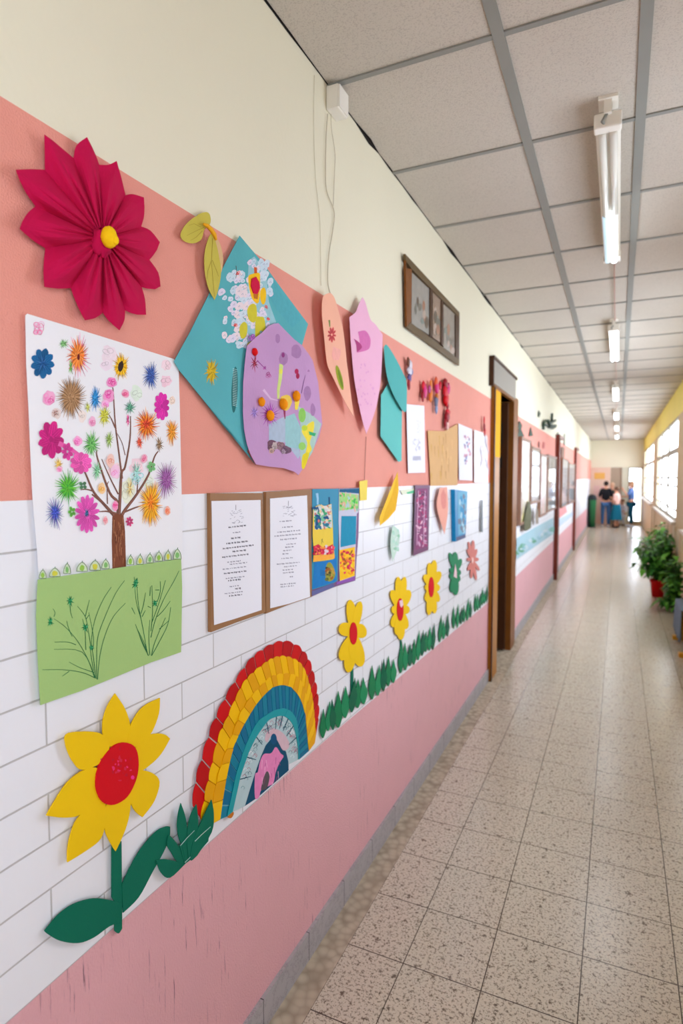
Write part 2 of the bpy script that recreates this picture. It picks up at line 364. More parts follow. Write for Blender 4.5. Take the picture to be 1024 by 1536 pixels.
# ---------------------------------------------------------------- doorways on the left wall
def casing(a, b, z, nm, mats, prot=.03, wd=.07):
    root = thing(nm, '', 'door', (0, a, 0)); del root['category']; del root['label']; root['kind'] = 'structure'
    m1, m2 = mats
    q = MB(); q.box((-.22, a-.02, 0), (prot, a+wd, z), m1); q.build('door_jamb', root)['kind'] = 'structure'
    q = MB(); q.box((-.22, b-wd, 0), (prot if prot < .05 else .008, b+.02, z), m2); q.build('door_jamb', root)['kind'] = 'structure'
    q = MB(); q.box((-.22, a-.02, z), (prot, b+.02, z+.05), m2); q.build('door_lintel', root)['kind'] = 'structure'
    return root
d1 = casing(5.30, 6.60, 2.575, 'door_1', (WOOD_OCHRE, WOOD_MID), .03, .26)
# grey board above the doorway
q = MB(); q.box((0, 5.20, 2.60), (.035, 6.40, 2.80), mat('grey_transom_board', (150, 144, 134), .6)); q.box((0, 5.17, 2.80), (.045, 6.43, 2.825), WOOD_DARK); q.box((0, 5.17, 2.575), (.04, 5.20, 2.80), WOOD_DARK); q.build('transom_board', d1)
q = MB(); q.box((.03, 5.27, .0), (.038, 5.30, 2.575), WOOD_DARK); q.build('dark_edge_strip', d1)
q = MB(); q.box((.0301, 5.32, 1.98), (.034, 5.56, 2.56), mat('yellow_gloss_panel', (226, 164, 2), .8)); q.build('yellow_panel', d1)
# open leaf at the far jamb, seen edge on into the recess
q = MB(); q.box((-1.0, 6.27, .02), (-.02, 6.32, 2.56), WOOD_DARK); q.box((-.95, 6.262, .2), (-.12, 6.27, 1.0), WOOD_MID); q.box((-.95, 6.262, 1.15), (-.12, 6.27, 2.4), WOOD_MID); lf = q.build('door_leaf', d1)
q = MB(); q.box((-.16, 6.25, 2.13), (-.07, 6.262, 2.36), BLACK); q.box((-.16, 6.25, 1.9), (-.07, 6.262, 2.02), BLACK); q.build('door_latch', lf)
for k, (a, b, z) in enumerate(DOORS[1:]):
    d = casing(a, b, z, 'door_%d' % (k+2), (RED_WOOD, RED_WOOD), .07 if k == 0 else .06, .06)
    q = MB(); q.box((-.16, a+.06, .01), (-.11, b-.06, z), RED_WOOD); q.build('door_leaf', d)
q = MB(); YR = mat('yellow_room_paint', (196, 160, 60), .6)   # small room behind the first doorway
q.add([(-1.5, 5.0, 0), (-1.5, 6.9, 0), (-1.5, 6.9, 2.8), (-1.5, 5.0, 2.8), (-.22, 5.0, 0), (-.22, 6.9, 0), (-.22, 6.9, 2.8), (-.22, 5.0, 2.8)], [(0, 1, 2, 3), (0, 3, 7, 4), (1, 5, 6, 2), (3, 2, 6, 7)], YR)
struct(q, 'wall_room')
# ---------------------------------------------------------------- ceiling lamps
TUBE_ON = mat('lit_tube', (236, 246, 255), .3, 0, emit=11); TUBE_OFF = mat('unlit_tube', (226, 224, 214), .25, .02)
LENSM = mat('ribbed_lamp_cover', (214, 212, 202), .3, .03)
spots = [(2.62, 4.22), (6.15, 7.7), (10.05, 11.6), (13.9, 15.4), (17.4, 18.9), (21.2, 22.7)]
lab = ['white tube lamp nearest the viewer, half of it lit, bracketed to the ceiling', 'second tube lamp from the viewer with two fully lit tubes', 'third tube lamp along the corridor ceiling counted from the viewer',
       'fourth tube lamp along the corridor ceiling counted from the viewer', 'fifth tube lamp, last but one before the far end of the ceiling', 'sixth tube lamp, the farthest on the corridor ceiling']
for k, (a, b) in enumerate(spots):
    x = .945-.004*k
    t = thing('ceiling_lamp', lab[k], 'lamp', (x, a, H), 'tube lamps along the corridor ceiling')
    q = MB(); pr_ = [(-.043, .0), (-.047, -.02), (-.034, -.04), (.034, -.04), (.047, -.02), (.043, .0)]; n = 6
    z = H-.055
    q.add([(x+p[0], a, z+p[1]) for p in pr_]+[(x+p[0], b, z+p[1]) for p in pr_], [(5,4,3,2,1,0), (6,7,8,9,10,11)]+[(i, (i+1) % n, n+(i+1) % n, n+i) for i in range(n)], WHITE_PLASTIC); q.build('housing', t, bevel=.003)
    for e_ in (a-.01, b-.04):
        q = MB(); q.box((x-.05, e_, z-.05), (x+.05, e_+.05, z+.008), WHITE_PLASTIC); q.build('end_cap', t, bevel=.006)
    q = MB(); q.box((x-.035, a-.04, H-.012), (x+.035, a+.05, H), WHITE_PLASTIC); q.box((x-.014, a-.03, H-.06), (x+.014, a, H-.012), WHITE_PLASTIC); q.tube([(x, a-.015, H-.05), (x-.02, a-.02, H-.085), (x+.005, a+.03, H-.1)], .006, BAR); q.build('bracket', t)
    if k == 0:
        for dx in (-.021, .021): q = MB(); q.tube([(x+dx, a+.04, z-.05), (x+dx, a+.84, z-.05)], .015, TUBE_OFF); q.build('tube', t, 'unlit near tube')
        q = MB(); q.tube([(x+.012, a+.86, z-.052), (x+.012, b-.04, z-.052)], .018, TUBE_ON); q.build('tube', t, 'lit far tube')
        q = MB(); q.tube([(x-.024, a+.86, z-.05), (x-.024, b-.04, z-.05)], .015, mat('pale_blue_tube', (190, 222, 240), .3, emit=.6)); q.build('tube', t, 'dim bluish tube')
    else:
        for dx in (-.022, .022): q = MB(); q.tube([(x+dx, a+.04, z-.05), (x+dx, b-.04, z-.05)], .015, TUBE_ON); q.build('tube', t)
cab = MB(); cab.tube([(.955, 4.22, H-.02), (.95, 6.1, H-.02), (.94, 22, H-.02)], .004, mat('pinkish_cable', (188, 150, 138), .6))
tag(cab.build('ceiling_cable'), 'thin pinkish cable running between the tube lamps on the ceiling', 'cable')
# ---------------------------------------------------------------- wall box and cables
t = thing('junction_box', 'small white junction box at the ceiling edge of the wall with thin cables', 'junction box', (0, 2.12, 3.19))
q = MB(); q.box((.001, 2.065, 3.155), (.05, 2.15, 3.24), WHITE_PLASTIC); q.build('box_body', t, bevel=.004)
q = MB(); q.box((.05, 2.068, 3.158), (.056, 2.147, 3.237), WHITE_PLASTIC); q.build('box_cover', t, bevel=.002)
CBL = mat('grey_cream_cable', (190, 180, 158), .5)
def wl(px, r, m, off=.006):
    q = MB(); q.tube([W(x, y, off) for x, y in cr(px, closed=False)], r, m, 6); return q
P = crop(380, 0, 3.012)
wl(P((335, 515), (328, 620), (325, 760), (330, 860), (360, 940), (365, 985), (355, 1060), (340, 1150), (335, 1260), (342, 1310), (348, 1325)), .0018, CBL).build('cable', t)
wl(P((350, 515), (352, 580), (368, 690), (366, 780), (362, 880), (360, 930)), .0012, CBL).build('cable', t)
tag(wl(P((275, 340), (272, 560), (280, 800), (300, 1000), (305, 1290)), .0009, mat('faint_cable', (206, 198, 172), .6), .003).build('thin_wire'), 'faint cream wire running down the cream wall beside the cable', 'wire')
tag(wl([(549, 655), (547.5, 690), (546, 728)], .0012, mat('brown_string', (150, 92, 84), .7), .004).build('string'), 'thin dark string hanging below the pink pointed paper', 'string')
# ---------------------------------------------------------------- three picture wooden frame
P = crop(600, 375, 8.533); t = thing('framed_photos', 'dark wooden frame with three photos high on the cream wall', 'framed photos', W(648, 465))
FRW = mat('olive_brown_frame_wood', (98, 80, 54), .45, .15, 12); FRD = mat('dark_frame_wood', (70, 44, 22), .4, .2, 12)
q = MB(); q.cut(P((65, 50), (760, 800), (755, 1480), (85, 985)), .012, .010, FRD); q.build('backing', t)
ph_ = MB()
def q4(pts, off, m, mb_, t_=0): mb_.cut(P(*pts), off, t_, m)
for pts, c in ((((150, 290), (385, 510), (380, 1095), (145, 945)), (150, 146, 138)), (((420, 470), (530, 640), (525, 1195), (418, 1120)), (148, 126, 108)), (((555, 690), (705, 820), (705, 1365), (555, 1245)), (150, 142, 130))):
    g = MB(); g.cut(P(*pts), .016, .002, mat('photo_%d' % c[1], c, .25, .15, 20))
    (x0, y0), (x1, y1), (x2, y2), (x3, y3) = pts
    for k in range(9):
        u, v = R.uniform(.15, .85), R.uniform(.45, .9); cx = x0+(x1-x0)*u; cy = (y0+(y1-y0)*u)*(1-v)+(y3+(y2-y3)*u)*v
        g.cut(P(*ell(cx, cy, R.uniform(12, 26), R.uniform(30, 80), 8)), .0164+k*.00005, 0, mat('ph_dab%d' % (k % 5), [(112, 110, 98), (158, 116, 92), (176, 156, 142), (96, 84, 70), (122, 132, 122)][k % 5], .3))
    g.build('photo', t)
q = MB()
q.cut(P((65, 50), (760, 800), (755, 860), (150, 245), (70, 130)), .024, .012, FRW); q.build('frame_rail', t)
q = MB(); q.cut(P((85, 985), (130, 925), (710, 1370), (755, 1400), (755, 1480)), .024, .012, FRW); q.build('frame_rail', t)
q = MB(); q.cut(P((68, 60), (80, 230), (150, 245), (140, 960), (85, 985)), .023, .011, mat('rust_frame_wood', (120, 70, 28), .4, .2)); q.build('frame_rail', t)
q = MB(); q.cut(P((710, 830), (760, 800), (755, 1480), (710, 1400)), .023, .011, FRD); q.build('frame_rail', t)
q = MB(); q.cut(P((385, 440), (418, 470), (418, 1120), (382, 1100)), .022, .006, FRD); q.build('divider', t); q = MB(); q.cut(P((530, 640), (555, 665), (555, 1240), (525, 1210)), .022, .006, FRD); q.build('divider', t)
# ================================================================ the wall decorations
R.seed(11)
def pc(name, rgb, rough=.65, var=.04): return mat(name, rgb, rough, var, 14, .12, 300)
GAP = .00004
# ---- big folded magenta flower
MAG = mat('magenta_paper', (190, 10, 72), .9, .05, 8, .1, 300, spec=.2)
P = crop(0, 160, 3.012)
t = thing('paper_flower', 'large magenta folded paper flower with a yellow button centre on the salmon wall', 'paper flower', W(157, 358))
cx, cy = 466, 595
petals = [[(160,450),(118,390),(90,335),(72,285),(140,282),(203,285)], [(203,285),(202,200),(200,125),(235,150),(285,192),(332,232)], [(332,232),(345,175),(393,137),(415,180),(435,225),(448,262)],
 [(448,262),(490,262),(527,245),(548,320),(560,370),(567,400)], [(567,400),(600,395),(650,410),(653,455),(650,500),(637,543)], [(637,541),(680,560),(722,612),(710,645),(692,672),(675,692)],
 [(675,692),(715,750),(725,812),(700,825),(665,822),(640,815)], [(640,815),(655,870),(660,940),(620,940),(590,932),(565,920)], [(565,920),(562,965),(540,1010),(510,985),(485,960),(465,932)],
 [(465,930),(430,955),(385,965),(365,930),(340,875),(320,820)], [(320,820),(260,822),(202,815),(196,755),(198,700),(205,640)], [(205,640),(150,605),(90,553),(100,520),(125,480),(160,450)]]
for pi, pt in enumerate(petals):
    o = cr(pt, sharp=(2, 3), n=3, closed=False); n = len(o)-1; rows = 12; vs = []
    if pi in (0, 1, 2): pass
    for r in range(rows+1):
        q = .06+.94*r/rows
        for i, (x, y) in enumerate(o):
            s = i/n; px, py = P((cx+(x-cx)*q, cy+(y-cy)*q))[0]
            zig = abs((s*2) % 1-.5)*2                    # folds
            mid = 1-abs(s-.5)*2
            off = .010+.020*math.sin(min(1, q*1.15)*math.pi)*.6+.012*(1-q)+(.012*(1-zig))*math.sin(math.pi*min(q*1.05, 1))+.012*mid*q
            vs.append(W(px, py, off))
    m_ = n+1; fs = [(r*m_+i, r*m_+i+1, (r+1)*m_+i+1, (r+1)*m_+i) for r in range(rows) for i in range(n)]
    q = MB(); q.add(vs, fs, MAG); ob = q.build('petal', t); so = ob.modifiers.new('paper', 'SOLIDIFY'); so.thickness = .0008
q = MB(); q.ball(W(*P((452, 618))[0], .034), (.02, .022, .026), MAG, 16, 8, .28); q.build('crumpled_core', t)
q = MB(); c0 = W(*P((493, 590))[0], .062); q.ball(c0, (.016, .0165, .0215), mat('yellow_felt', (246, 200, 16), .8, .05, 40, .4, 300), 22, 12, .03); q.ball(c0+Vector((.010, .004, -.006)), (.009, .009, .010), MC['yellow_felt'], 14, 8); q.build('button_centre', t)
# ---- hanging yellow leaf ornament
P = crop(250, 300, 3.656)
t = thing('leaf_ornament', 'mustard yellow paper leaves tied with an orange knot beside the teal sheet', 'ornament', W(318, 345))
YL = mat('mustard_leaf', (196, 182, 74), .5, .1, 20); YLD = mat('leaf_vein', (160, 140, 50), .6); ORG = mat('orange_knot', (236, 170, 30), .6, .1, 60, .5, 200)
def leafp(px, veins, sharp, m, nm, off=.012):
    q = MB(); q.cut(P(*cr(px, sharp)), off, .001, m)
    for v in veins: q.cut(P(*line(v, 3, 1.5)), off+.0005, 0, YLD)
    return q.build(nm, t)
leafp([(76,195),(100,140),(160,90),(205,95),(225,140),(205,165),(190,215),(150,237),(100,228)], [[(205,150),(160,170),(110,195)], [(190,150),(150,130),(120,140)], [(195,170),(160,205),(130,222)]], (), YL, 'leaf', .014)
leafp([(165,88),(215,66),(238,85),(238,130),(205,135)], [], (), YL, 'leaf', .010)
leafp([(238,190),(210,280),(208,380),(228,480),(262,548),(280,500),(298,400),(285,300),(262,210)], [[(252,210),(245,340),(262,530)], [(250,330),(270,380),(285,420)], [(246,330),(225,390),(222,430)]], (4,), YL, 'leaf', .020)
leafp([(262,205),(292,240),(310,330),(296,400),(285,310)], [], (), mat('pale_leaf', (214, 178, 130), .5), 'leaf', .018)
q = MB(); q.tube([W(*P(p)[0], .024) for p in ((203, 132), (225, 142), (245, 165), (262, 190), (272, 220))], [.003, .0055, .006, .006, .003], ORG, 8); q.build('knot', t)
# ---- drawing sheet with the coloured tree
P = crop(0, 460, 3.413); t = thing('tree_drawing', 'large white sheet with a drawn tree of bright flowers above a green strip', 'drawing', W(160, 700))
WP = mat('white_drawing_paper', (236, 236, 240), .7, .025, 5, .15, 60)
q = MB(); OFF = .007
q.cut(P((130,45),(140,36),(400,115),(650,193),(890,268),(914,310),(920,500),(926,800),(933,1100),(936,1345),(200,1420),(190,1250),(168,1000),(158,800),(148,550),(135,300)), OFF, .0008, WP)
lay = [OFF]
PEN = {}
def pen(rgb):
    k = 'pencil_%02x%02x%02x' % tuple(rgb)
    return mat(k, rgb, .7, .12, 60)
def shade(c, s): return tuple(max(0, min(255, int(v*s))) for v in c)
def dab(q, P, pts, m):
    lay[0] += .000002; q.cut(P(*pts), lay[0]+.0003, 0, m)
def spiky(q, P, cx, cy, rx, ry, c, n=34, fill=.5, w=7, c2=None):
    cs = [pen(c), pen(shade(c, .78)), pen(c2 or tuple(min(255, v+35) for v in c))]
    if fill: dab(q, P, ell(cx, cy, rx*fill*.8, ry*fill*.8, 18, 0, .2), cs[0])
    for k in range(n):
        a = 2*math.pi*(k+R.random()*.6)/n; l = R.uniform(.78, 1.2); i = R.uniform(.02, .3)
        dab(q, P, line([(cx+rx*i*math.cos(a), cy+ry*i*math.sin(a)), (cx+rx*l*.55*math.cos(a+.06), cy+ry*l*.55*math.sin(a+.06)), (cx+rx*l*math.cos(a), cy+ry*l*math.sin(a))], w, 1), cs[k % 3])
def petaly(q, P, cx, cy, rx, ry, c, n=8, w=.30, c2=None, centre=None):
    a0 = R.random()
    if rx > 35: dab(q, P, ell(cx, cy, rx*.34, ry*.34, 14, 0, .1), pen(shade(c, .85)))
    for k in range(n):
        a = a0+2*math.pi*k/n; ca, sa = math.cos(a), math.sin(a); px = cx+rx*.58*ca; py = cy+ry*.58*sa; le = math.hypot(rx*ca, ry*sa)
        dab(q, P, ell(px, py, le*.44, min(rx, ry)*w, 12, math.atan2(ry*sa, rx*ca), .05), pen(shade(c, R.uniform(.9, 1.1))))
        for j in range(3):
            jj = (j-1)*.5*w*min(rx, ry); dx, dy = -math.sin(math.atan2(ry*sa, rx*ca))*jj, math.cos(math.atan2(ry*sa, rx*ca))*jj
            dab(q, P, line([(cx+rx*.25*ca+dx, cy+ry*.25*sa+dy), (cx+rx*.85*ca+dx, cy+ry*.85*sa+dy)], 2.5, 1), pen(c2 or shade(c, .68)))
    if centre: dab(q, P, ell(cx, cy, rx*.16, ry*.16, 10), pen(centre))
def scrib(q, P, cx, cy, rx, ry, c, n=7):
    for k in range(n):
        x = cx+R.uniform(-.5, .5)*rx; y = cy+R.uniform(-.5, .5)*ry; e = ell(x, y, rx*R.uniform(.25, .5), ry*R.uniform(.25, .5), 10, R.random()*3)
        dab(q, P, line(e+e[:2], 3.5, 2), pen(c if k % 2 else tuple(min(255, v+40) for v in c)))
def blobby(q, P, cx, cy, rx, ry, c):
    dab(q, P, ell(cx, cy, rx, ry, 14, 0, .12), pen(tuple((v+255)//2 for v in c))); scrib(q, P, cx, cy, rx*.9, ry*.9, c, 6)
BR = (112, 78, 66)
for cx, cy, rx, ry, c in ((700,820,35,45,(244,214,222)), (760,900,30,40,(226,236,222)), (590,840,40,40,(240,216,220)), (650,940,40,60,(230,234,214)), (560,250,40,50,(236,220,230)), (700,440,30,40,(222,236,222)), (420,560,20,30,(240,226,220)), (850,380,28,30,(244,206,220)), (850,300,26,26,(246,218,228)), (545,300,30,30,(238,222,234)), (880,480,18,22,(244,220,206)), (290,545,24,28,(232,218,214))):
    dab(q, P, ell(cx, cy, rx, ry, 14, 0, .2), pen(c)); scrib(q, P, cx, cy, rx, ry, shade(c, .86), 4)
tr = [([(605,1080),(600,1000),(560,950),(500,780),(495,735)], 20, 5), ([(620,1075),(640,1040),(700,960),(760,860),(790,770),(810,740)], 18, 5), ([(608,1080),(615,960),(622,850),(640,820),(665,680),(668,560)], 18, 5), ([(625,880),(610,760),(590,600),(580,440),(575,410)], 10, 4), ([(598,1085),(540,1020),(480,950),(440,860),(420,820)], 18, 6), ([(595,1060),(550,1048),(505,1050)], 12, 5), ([(480,945),(440,935),(412,938)], 9, 4), ([(640,1050),(690,1030),(720,1020)], 10, 5), ([(700,960),(704,910),(702,870)], 7, 4), ([(590,620),(570,575),(555,550)], 8, 3), ([(550,1010),(548,920),(555,895)], 6, 3), ([(605,960),(560,870),(520,780)], 8, 4), ([(470,960),(500,985),(540,1020)], 8, 8), ([(640,760),(625,700),(600,650)], 4, 2)]
for l, a, b in tr:
    dab(q, P, line(cr(l, closed=False), a, b), pen(BR)); dab(q, P, line(cr([(x+2, y) for x, y in l], closed=False), a*.3, 1), pen((150, 96, 80)))
dab(q, P, [(575,1075),(595,1060),(632,1068),(640,1150),(645,1330),(640,1340),(575,1340),(572,1200)], pen((124, 70, 46)))
for k in range(46):
    x = R.uniform(578, 634); y = R.uniform(1075, 1290); dab(q, P, line([(x, y), (x+R.uniform(-4, 4), y+R.uniform(20, 46))], 3, 2), pen(((92, 48, 32), (158, 100, 66), (176, 120, 84))[k % 3]))
spiky(q, P, 400, 255, 62, 105, (230, 110, 160), 26, .3); spiky(q, P, 398, 250, 52, 88, (240, 128, 50), 40, .72, 12, (250, 160, 80)); dab(q, P, ell(402, 258, 7, 16), pen((110, 30, 30)))
spiky(q, P, 325, 190, 30, 28, (120, 180, 110), 14, .5); spiky(q, P, 362, 310, 12, 45, (120, 180, 90), 8, .4)
petaly(q, P, 218, 290, 60, 78, (28, 98, 150), 9, .32, (20, 60, 110)); spiky(q, P, 218, 290, 30, 40, (24, 80, 140), 16, .6)
scrib(q, P, 195, 112, 34, 44, (236, 130, 170), 12); blobby(q, P, 250, 468, 32, 38, (226, 90, 160))
spiky(q, P, 365, 465, 72, 105, (164, 122, 84), 60, .6, 11, (188, 148, 108))
spiky(q, P, 488, 470, 30, 62, (36, 130, 196), 26, .55, 7); spiky(q, P, 620, 305, 44, 68, (240, 180, 20), 34, .8, 9, (250, 206, 60)); dab(q, P, ell(619, 305, 14, 28, 12, .2, .1), pen((50, 34, 26)))
spiky(q, P, 772, 352, 42, 68, (58, 82, 160), 34, .45, 6, (80, 120, 200))
blobby(q, P, 572, 388, 26, 28, (214, 50, 140)); blobby(q, P, 556, 455, 28, 34, (220, 60, 150)); blobby(q, P, 540, 500, 20, 22, (238, 120, 190)); blobby(q, P, 642, 445, 20, 22, (220, 80, 130))
spiky(q, P, 535, 560, 32, 50, (206, 204, 60), 24, .7, 8, (222, 222, 110)); blobby(q, P, 472, 588, 18, 26, (226, 120, 170)); blobby(q, P, 398, 688, 22, 26, (232, 90, 170))
spiky(q, P, 665, 515, 30, 36, (80, 150, 120), 18, .4, 6); spiky(q, P, 655, 580, 10, 36, (214, 80, 140), 8, .4)
petaly(q, P, 828, 510, 38, 72, (222, 50, 170), 10, .38, (180, 30, 130)); spiky(q, P, 750, 605, 60, 78, (238, 110, 30), 44, .55, 9, (250, 160, 50)); spiky(q, P, 748, 600, 26, 34, (214, 60, 30), 20, .4)
spiky(q, P, 880, 640, 32, 66, (246, 150, 30), 30, .55, 7, (250, 180, 70)); spiky(q, P, 715, 695, 20, 34, (222, 80, 50), 14, .5); spiky(q, P, 815, 705, 22, 40, (150, 120, 90), 14, .4); spiky(q, P, 468, 705, 42, 68, (96, 180, 90), 28, .5, 9, (140, 205, 120)); spiky(q, P, 558, 680, 22, 44, (150, 180, 90), 16, .5)
petaly(q, P, 262, 680, 66, 96, (206, 40, 130), 9, .34, (150, 20, 90)); dab(q, P, line([(300,700),(350,720),(420,770)], 26, 16), pen((228, 96, 170))); petaly(q, P, 345, 742, 30, 46, (226, 70, 160), 7, .36); petaly(q, P, 415, 800, 56, 56, (232, 96, 176), 10, .3, (200, 50, 140))
spiky(q, P, 300, 808, 22, 34, (236, 190, 90), 14, .6); blobby(q, P, 305, 832, 16, 16, (236, 120, 170)); spiky(q, P, 348, 928, 64, 84, (104, 200, 60), 34, .45, 10, (60, 160, 60))
spiky(q, P, 497, 842, 26, 48, (120, 190, 140), 18, .3, 6); blobby(q, P, 520, 930, 20, 28, (240, 160, 60)); petaly(q, P, 425, 915, 22, 22, (90, 140, 100), 4, .4)
spiky(q, P, 282, 1055, 50, 82, (74, 110, 170), 30, .25, 6, (120, 90, 180)); spiky(q, P, 282, 1055, 26, 40, (60, 80, 190), 18, .4)
petaly(q, P, 446, 1062, 64, 98, (222, 90, 180), 14, .2, (170, 30, 120)); spiky(q, P, 444, 1058, 14, 24, (40, 90, 130), 12, .6); petaly(q, P, 368, 1050, 20, 28, (110, 190, 80), 5, .4)
blobby(q, P, 590, 845, 24, 34, (240, 150, 200)); blobby(q, P, 590, 1020, 15, 26, (236, 70, 140)); blobby(q, P, 540, 1095, 12, 22, (230, 130, 140)); petaly(q, P, 663, 1100, 20, 26, (228, 80, 140), 7, .3)
spiky(q, P, 852, 885, 54, 88, (150, 80, 150), 46, .15, 5, (186, 120, 190)); spiky(q, P, 772, 1010, 58, 118, (248, 164, 24), 56, .62, 11, (252, 196, 60)); spiky(q, P, 770, 1000, 26, 50, (236, 120, 20), 22, .3)
petaly(q, P, 775, 820, 22, 28, (130, 200, 130), 5, .45); blobby(q, P, 738, 778, 17, 22, (220, 100, 140)); spiky(q, P, 700, 850, 26, 60, (140, 200, 180), 16, .25, 6); blobby(q, P, 858, 1045, 15, 22, (240, 110, 70)); spiky(q, P, 665, 930, 20, 50, (230, 200, 130), 12, .3); scrib(q, P, 700, 880, 40, 50, (160, 214, 220), 6)
blobby(q, P, 565, 790, 22, 34, (226, 150, 130)); spiky(q, P, 285, 545, 20, 26, (180, 130, 120), 12, 0, 4); spiky(q, P, 450, 515, 14, 28, (190, 196, 90), 10, .4)
q.build('drawn_sheet', t)
# green strip under the tree, with paper buds along its top
P = crop(20, 800, 3.2); GR = mat('green_card', (160, 194, 120), .7, .035, 6, .15, 200)
q = MB(); q.cut(P((118,222),(300,196),(470,170),(640,146),(805,122),(810,260),(808,400),(805,570),(660,620),(480,694),(330,755),(200,800),(130,825),(118,600),(110,400)), .0115, .001, GR)
INK = pen((30, 104, 60)); lay[0] = .0117
G = [[(395,695),(385,600),(375,520),(390,420),(430,320),(470,258)], [(400,700),(400,600),(405,500),(440,400),(490,290),(534,226)], [(404,702),(415,590),(440,490),(480,400),(538,335)], [(390,695),(360,610),(310,520),(250,450),(195,410)], [(392,690),(330,570),(195,557)], [(300,535),(260,522),(198,522)], [(395,695),(330,668),(240,655),(140,655)], [(388,668),(320,645),(268,618)], [(268,662),(235,686)], [(375,560),(360,470),(345,400),(308,350)], [(345,400),(355,360),(365,320)], [(350,410),(365,390)], [(348,560),(344,470),(332,410)], [(282,495),(265,455),(256,420)], [(272,340),(275,380),(284,408)], [(195,400),(200,380),(190,362)], [(385,660),(375,600),(368,540)], [(380,560),(385,500),(362,380)],
     [(648,588),(640,560),(615,420),(590,330),(580,210)], [(655,585),(650,500),(655,415)], [(663,588),(690,540),(740,440),(755,355)], [(660,500),(680,420),(720,320),(770,230),(795,180)], [(660,470),(668,380),(665,250)], [(612,405),(600,340),(594,260)], [(648,585),(610,500),(586,436)], [(612,385),(625,340),(634,285)], [(690,400),(720,370),(753,325)], [(664,430),(700,330),(730,225)], [(700,460),(745,420)], [(690,330),(705,280),(705,230)], [(655,300),(658,255)], [(568,357),(584,388)], [(645,350),(660,358)], [(700,272),(680,272)], [(618,400),(633,370)], [(648,586),(620,530),(605,490)], [(663,586),(680,520),(730,405)], [(640,560),(625,520),(590,450)]]
for l in G: dab(q, P, line(cr(l, closed=False), 3.4, 2.0), INK)
for cx, cy, rx, ry in ((178,425,15,28), (272,325,19,30), (345,452,18,26), (375,548,14,14), (585,245,17,24), (590,232,12,18), (680,335,14,20)): spiky(q, P, cx, cy, rx, ry, (30, 130, 74), 9, .5, 9)
gs_ = q.build('green_strip', t, 'pale green card strip with dark green drawn plants')
BUD = mat('pale_bud_paper', (206, 222, 190), .7); ti = [(141,190), (199,180), (258,168), (330,156), (392,148), (443,142), (562,126), (608,120), (655,114), (698,106), (742,100), (787,96)]
for k, (x, y) in enumerate(ti):
    s = 26 if k in (1, 3, 4) else 17+R.uniform(-2, 2); h = R.uniform(34, 44); b = y+30-R.uniform(0, 6); q = MB()
    dome = cr([(x-s, b), (x-s*.8, b-h*.6), (x, b-h*1.15), (x+s*.8, b-h*.65), (x+s, b)], (0, 4))
    q.cut(P(*dome), .0118, .0006, BUD); lay[0] = .0119
    dab(q, P, ell(x, b-h*.42, s*.5, h*.36, 10, 0, .15), pen(((150, 196, 80), (206, 204, 70), (130, 190, 110))[k % 3])); o2 = line(dome[:-1]+dome[:1], 2.5, 2.5); dab(q, P, o2, pen((84, 120, 64)))
    dab(q, P, line([(x, b-h*1.1), (x+2, b-h*1.35)], 4, 2), INK)
    q.build('paper_bud', gs_)
# ---- teal sheet and lilac sheet
P = crop(250, 300, 3.656)
TEAL = mat('teal_card', (86, 172, 180), .7, .14, 7, .15, 100); LIL = mat('lilac_card', (192, 148, 194), .7, .1, 7, .15, 100)
t = thing('teal_collage', 'large teal diamond shaped sheet with small white petals and a red lantern', 'collage', W(330, 500))
def tilt(x, y): return .006+.0001*max(0, (330-x))*.6
q = MB(); q.cut(P((400,195),(470,278),(520,335),(640,500),(775,680),(758,740),(742,795),(700,900),(520,1200),(440,1380),(485,1452),(450,1392),(330,1260),(200,1095),(70,935),(40,885),(125,730),(240,500),(330,330)), .012, .001, TEAL)
lay[0] = .0121
dab(q, P, [(470,330),(560,400),(640,520),(745,650),(690,700),(600,600),(520,450)], pen((82, 168, 180)))
spiky(q, P, 245, 940, 40, 72, (214, 180, 30), 18, .75, 16, (200, 170, 20))
dab(q, P, ell(372, 1040, 17, 128, 16, .04), pen((34, 108, 108)))
for k in range(22): y = 925+k*9.5; dab(q, P, line([(362, y), (386, y+7)], 2.5, 1.5), pen((190, 222, 220)))
dab(q, P, [(450,330),(480,310),(545,390),(560,560),(600,670),(520,760),(440,800),(430,640),(440,500)], pen((150, 196, 206)))
for k in range(150):
    if k < 92: x = R.gauss(392, 34); y = R.uniform(400, 800); x -= 8*math.sin(y*.02)
    else: x = R.gauss(500, 36); y = R.uniform(330, 690)
    c = ((206, 220, 232), (222, 214, 232), (196, 216, 228), (232, 216, 222))[k % 4]
    rr = R.uniform(8, 19); dab(q, P, ell(x, y, rr, rr*R.uniform(1.1, 1.5), 10, R.random(), .15), pen(c)); dab(q, P, line([(x-5, y+6), (x+4, y-4), (x+5, y+7)], 2.2), pen((132, 150, 178)))
for x, y in ((390, 405), (375, 680), (548, 585), (560, 650)): scrib(q, P, x, y, 13, 16, (206, 70, 70), 4)
dab(q, P, line([(380,360),(384,400),(378,430)], 3, 2), pen((90, 70, 60)))
for a in (((448,420),(470,405),(505,400),(512,430),(505,560),(470,545),(452,480)), ((515,495),(535,480),(545,510),(540,560),(525,572),(512,540)),): dab(q, P, cr(list(a)), pen((240, 190, 20)))
for a in (((442,600),(465,570),(490,580),(494,640),(478,672),(450,655)), ((402,690),(425,668),(442,690),(436,745),(412,760),(400,730)), ((488,650),(512,640),(535,650),(540,720),(510,720),(522,790),(500,820),(486,760)), ((450,780),(520,770),(510,830),(470,870),(440,870),(436,820))): dab(q, P, cr(list(a)), pen((206, 196, 50)))
